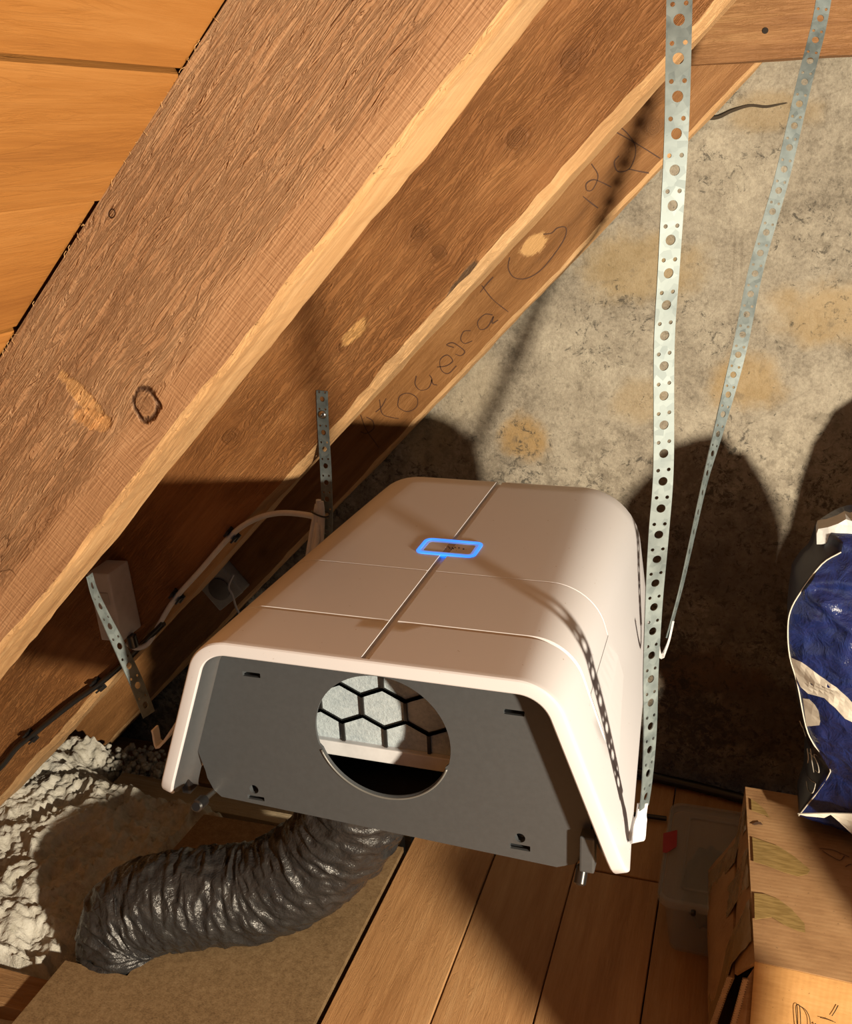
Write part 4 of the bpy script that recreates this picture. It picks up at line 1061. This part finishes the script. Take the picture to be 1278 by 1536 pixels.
# --- blue bag standing on the box
YB = 1.235
def zg(pts): return [(1160+x/3.07, 760+y/3.07) for x, y in pts]
def tabz(pts):            # px list -> [(z, x)] ascending in z
    l = []
    for x, y in pts:
        q = onY(x, y, YB); l.append((q.z, q.x))
    return sorted(l)
SIL = tabz([(1197, 1223), (1207, 1193), (1209, 1150), (1202, 1105), (1194, 1072), (1188, 1020), (1184, 985), (1181, 946), (1184, 915), (1189, 880), (1202, 861), (1216, 848), (1227, 816), (1240, 806)])
SEAM = tabz([(1198, 1223), (1246, 1157), (1222, 1118), (1209, 1089), (1196, 1024), (1185, 985), (1182, 946), (1186, 916), (1202, 887), (1233, 846), (1262, 828), (1266, 806)])
zlo, zhi = SIL[0][0], onY(1265, 813, YB).z
XRb = 0.27
def bagY(x, z):
    xs = interp(SEAM, z); u = max(0, (x-xs))/(XRb-xs); v = (z-zlo)/(zhi-zlo)
    b = 0.055*(1-(1-min(1, u*1.5))**2)*(0.35+0.65*sin(pi*min(1, max(0, v*0.92+.06))))
    p = Vector((x, 0, z))
    cr_ = 0.014*(1-abs(noise.noise(Vector((x*9+z*10, 2, z*26-x*9))))*2)*min(1, u*8)*v + 0.006*noise.noise(p*26+Vector((5, 0, 0)))*min(1, u*8) + 0.0025*noise.noise(p*70)*min(1, u*10)
    # two strong creases near the top
    for (cx_, cz_, sl, am) in ((1205, 868, .28, .012), (1230, 905, -.55, .009), (1250, 1000, .5, .007)):
        q = onY(cx_+20, cz_, YB); dd = (z-q.z)-(x-q.x)*sl; cr_ += am*math.exp(-(dd/.008)**2)*max(0, 1-abs(x-q.x)/.09)
    return YB-b-cr_
M_BAG = NM('blue_bag_film', 0.3); _b = M_BAG.noise(M_BAG.obj(), 45, 5, 0.6, 0.6)
M_BAG = M_BAG.fin(M_BAG.ramp(_b, [(0.3, (0.008, 0.016, 0.085)), (0.7, (0.014, 0.036, 0.19))]), M_BAG.bump(_b, 0.8, 0.006))
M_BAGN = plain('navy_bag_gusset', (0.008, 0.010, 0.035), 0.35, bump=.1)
M_BAGW = plain('bag_white_print', (0.80, 0.77, 0.68), 0.4)
bag = thing('blue_bag', 'crumpled blue plastic bag with white swoosh standing on the cardboard box', 'bag', (0.2, YB+.05, zlo))
bm = bmesh.new(); NR, NG, NF = 90, 6, 80; rows = []
for j in range(NR+1):
    v = j/NR; z = lerp(zlo, zhi, v); xs = interp(SEAM, z); xl = min(interp(SIL, z), xs); row = []
    for i in range(NG): f = i/NG; row.append((lerp(xl, xs, f), lerp(YB+0.075, YB, f**0.7)+.006*noise.noise(Vector((f*4, z*22, 1)))*sin(pi*f), z))
    for i in range(NF+1): x = lerp(xs, XRb-.07*max(0, (v-.72)/.28)**2, (i/NF)**1.25); row.append((x, bagY(x, z), z))
    for i in range(1, 12): x = lerp(XRb-.07*max(0, (v-.72)/.28)**2, xl, i/12); row.append((x, YB+.02+.09*sin(pi*i/12)+.055*(i/12), z))
    rows.append([bm.verts.new(p) for p in row])
for a, b in zip(rows, rows[1:]):
    n = len(a)
    for k in range(n):
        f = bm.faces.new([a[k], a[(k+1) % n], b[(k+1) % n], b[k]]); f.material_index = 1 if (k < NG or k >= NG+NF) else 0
bm.faces.new(rows[0]); bm.faces.new(rows[-1])
kid(bag, finish('film', bm, [M_BAG, M_BAGN], None, True))
def decal(name, poly, mat, step=.006, lift=.0009):
    P = [(onY(x, y, YB).x, onY(x, y, YB).z) for x, y in poly]
    # the front bulges towards the camera, so slide outline points back along their rays
    P2 = []
    for x, y in poly:
        Y = YB
        for _ in range(8):
            q = onY(x, y, Y); Y = bagY(q.x, q.z)
        P2.append((max(q.x, interp(SEAM, q.z)+.0005), q.z))
    dense = []
    for i in range(len(P2)):
        a, b = Vector(P2[i]), Vector(P2[(i+1) % len(P2)]); n = max(1, int((b-a).length/step))
        dense += [tuple(a.lerp(b, k/n)) for k in range(n)]
    xs = [p[0] for p in dense]; zs = [p[1] for p in dense]; inner_ = []
    x = min(xs)
    while x < max(xs):
        z = min(zs)
        while z < max(zs): inner_.append((x, z)); z += step
        x += step
    return kid(bag, solid2d(name, dense, [], lambda u, v, ww: Vector((u, bagY(u, v)-lift+ww, v)), .0004, mat, None, inner_))
decal('white_swoosh', zg([(80, 693), (130, 715), (210, 775), (290, 830), (362, 900), (420, 975), (420, 1060), (362, 990), (330, 975), (285, 925), (235, 880), (200, 870), (160, 860), (125, 828), (100, 770)]), M_BAGW)
decal('white_print', zg([(136, 882), (165, 885), (190, 910), (208, 940), (216, 985), (212, 1005), (152, 1010), (144, 940)]), M_BAGW)
# seam welt
sp_pts = [Vector((x-.0003, YB-.0006, z)) for z, x in SEAM[1:-1]]
kid(bag, tube('seam', [Vector((SEAM[0][1], YB-.001, SEAM[0][0]))]+sp_pts, 0.0009, M_BAGW, None, 6, 4))
# script on the gusset
def on_gus(x, y):
    q = onY(x, y, YB+.03); xs = interp(SEAM, q.z); xl = min(interp(SIL, q.z), xs-.001); f = max(0, min(1, (q.x-xl)/(xs-xl)))
    return Vector((q.x, lerp(YB+0.075, YB, f**0.7)-.004, q.z)), Vector((-.3, -1, 0)).normalized()
kid(bag, strokes('script_print', [zg(p) for p in [[(125, 1060), (135, 1085), (152, 1102)], [(158, 1160), (163, 1185), (160, 1210)], [(172, 1140), (178, 1175), (186, 1208)], [(165, 1165), (180, 1160), (195, 1158)], [(200, 1128), (188, 1150), (205, 1170), (208, 1190), (192, 1196)], [(150, 1260), (178, 1240), (192, 1232), (180, 1262), (160, 1280), (152, 1275)]]], on_gus, .0013, M_BAGW))
# folded white top and bottom hem
def fold(name, poly, Y, th, mat):
    P = [(onY(x, y, Y).x, onY(x, y, Y).z) for x, y in poly]
    xs = [p[0] for p in P]; zs = [p[1] for p in P]; inn = [(lerp(min(xs), max(xs), i/14), lerp(min(zs), max(zs), j/8)) for i in range(1, 14) for j in range(1, 8)]
    return kid(bag, solid2d(name, P, [], lambda u, v, ww: Vector((u, Y+ww+.006*noise.noise(Vector((u*40, 1, v*50))), v)), th, mat, None, inn))
fold('folded_top', zg([(200, 175), (200, 130), (208, 108), (250, 95), (300, 75), (335, 58), (362, 66), (420, 36), (480, 30), (530, 60), (570, 120), (585, 175)]), YB+.030, .03, plain('bag_inner_white', (.62, .64, .64), .5, bump=.1))
fold('bottom_hem', zg([(112, 1416), (150, 1430), (235, 1435), (264, 1418), (300, 1450), (362, 1510), (480, 1640), (480, 1440), (362, 1418), (264, 1412)]), YB-.055, .002, M_BAGW)

# --- clear storage tub
M_TUB = NM('clear_tub', 0.25); M_TUB = M_TUB.fin((0.5, 0.5, 0.5), Alpha=0.22)
M_TUBL = NM('tub_lid', 0.3); M_TUBL = M_TUBL.fin((0.5, 0.5, 0.5), Alpha=0.34)
zt = 0.105
tA_ = onZ(1005, 1205, zt); tB_ = onZ(994, 1312, zt); tC_ = onZ(1001, 1340, zt); tD_ = onZ(1052, 1362, zt)
tx0, ty0, ty1 = tB_.x-.002, tD_.y, tA_.y; tx1 = tx0+.13
tub = thing('storage_tub', 'clear lidded storage tub with a red sticker, on the floor left of the cardboard box', 'storage tub', (tx0+.065, (ty0+ty1)/2, 0))
lo = rrect(tx0, tx1, ty0, ty1, .02, 6)
kid(tub, solid2d('lid', lo, [], lambda u, v, ww: Vector((u, v, zt-ww)), .004, M_TUBL))
kid(tub, solid2d('lid_rim', rrect(tx0-.002, tx1+.002, ty0-.002, ty1+.002, .022, 6), [rrect(tx0+.004, tx1-.004, ty0+.004, ty1-.004, .017, 6)], lambda u, v, ww: Vector((u, v, zt+.003-ww)), .012, M_TUBL))
kid(tub, solid2d('lid_panel_ridge', rrect(tx0+.03, tx1-.02, ty0+.03, ty1-.03, .008, 4), [rrect(tx0+.033, tx1-.023, ty0+.033, ty1-.033, .006, 4)], lambda u, v, ww: Vector((u, v, zt+.003-ww)), .003, M_TUBL))
bm = bmesh.new(); R1 = rrect(tx0+.006, tx1-.006, ty0+.006, ty1-.006, .018, 6); R2 = rrect(tx0+.018, tx1-.018, ty0+.016, ty1-.016, .016, 6)
A = [bm.verts.new((x, y, zt-.008)) for x, y in R1]; B = [bm.verts.new((x, y, .003)) for x, y in R2]
A2 = [bm.verts.new((x*.98+.02*(tx0+tx1)/2, y*.98+.02*(ty0+ty1)/2, zt-.008)) for x, y in R1]; B2 = [bm.verts.new((x*.98+.02*(tx0+tx1)/2, y*.98+.02*(ty0+ty1)/2, .006)) for x, y in R2]
n = len(A)
for k in range(n):
    j = (k+1) % n; bm.faces.new([A[k], A[j], B[j], B[k]]); bm.faces.new([A2[k], B2[k], B2[j], A2[j]]); bm.faces.new([A[k], A2[k], A2[j], A[j]])
bm.faces.new(B); bm.faces.new(B2[::-1])
kid(tub, finish('body', bm, M_TUB, None, True, 40))
rs = [onZ(995, 1250, zt+.004), onZ(1016, 1245, zt+.004), onZ(1015, 1270, zt+.004), onZ(1000, 1279, zt+.004), onZ(994, 1278, zt+.004)]
kid(tub, solid2d('red_sticker', [(p.x, p.y) for p in rs], [], lambda u, v, ww: Vector((u, v, zt+.0042-ww)), .0008, plain('sticker_red', (.45, .012, .012), .5)))
q = onZ(1040, 1366, zt-.004)
kid(tub, cyl('latch_pin', (q.x, q.y-.004, q.z-.004), (q.x, q.y+.004, q.z-.004), .004, M_BLACK, None, 12, .001))
# dark cloth inside the tub
bm = bmesh.new(); bmesh.ops.create_icosphere(bm, subdivisions=4, radius=1.0)
for v in bm.verts:
    p = v.co.copy(); v.co = Vector((p.x*.036, p.y*.085, p.z*.032))*(1+.22*noise.noise(p*2.4)+.10*noise.noise(p*6)); v.co += Vector((tx0+.068, ty0+.115, .048))
cl_ = finish('dark_cloth', bm, plain('dark_green_cloth', (.03, .045, .035), .9, bump=.2), None, True)
tag(cl_, 'crumpled dark green cloth inside the clear storage tub', 'cloth')
# pipe and offcut at the foot of the wall
pp = tube('black_pipe', [onZ(920, 1148, .012), onZ(980, 1165, .012), onZ(1045, 1180, .012), onZ(1110, 1197, .012), onZ(1200, 1222, .012)], .0095, M_BLACK, None, 12, 6)
tag(pp, 'black pipe running along the foot of the plaster wall behind the tub', 'pipe')
q1, q2 = onZ(940, 1220, .006), onZ(1000, 1228, .006)
stk = cyl('black_rod', q1, q2, .0045, M_BLACK, None, 10, .001)
tag(stk, 'short black rod lying on the planks between the unit and the tub', 'rod')

# --- unseen blockers added off-frame to the right, to cast shadows into the view
M_BLOCKER = plain('blocker_surface', (.35, .30, .24), .9, bump=.3)
def blocker(name, c, r, label, seed):
    bm = bmesh.new(); bmesh.ops.create_icosphere(bm, subdivisions=4, radius=1.0)
    for v in bm.verts:
        p = v.co.copy(); k = (abs(p.x)**3+abs(p.y)**3+abs(p.z)**3)**(1/3)
        p = p/k*(1+.05*noise.noise(p*3+Vector((seed, 0, 0)))); v.co = Vector((p.x*r[0]+c[0], p.y*r[1]+c[1], p.z*r[2]+c[2]))
    return tag(finish(name, bm, M_BLOCKER, None, True), label, 'blocker')
blocker('shadow_blocker', (.385, 1.475, .403), (.21, .10, .40), 'tall unseen shape behind the cardboard box and blue bag, added to shade the wall', 2)
upright_blocker = cyl('upright_shadow_blocker', (.321, .580, 0), (.321, .580, .47), .053, M_BLOCKER, None, 32, .008)  # unseen cylinder added only to throw a shadow across the planks
tag(upright_blocker, 'unseen upright cylinder right of the camera, added to shade the floor', 'mat')  # an added shadow blocker, not a real mat
blocker('shadow_blocker', (.540, .80, .285), (.175, .12, .283), 'squat unseen shape in front of the cardboard box, added to shade its top', 5)
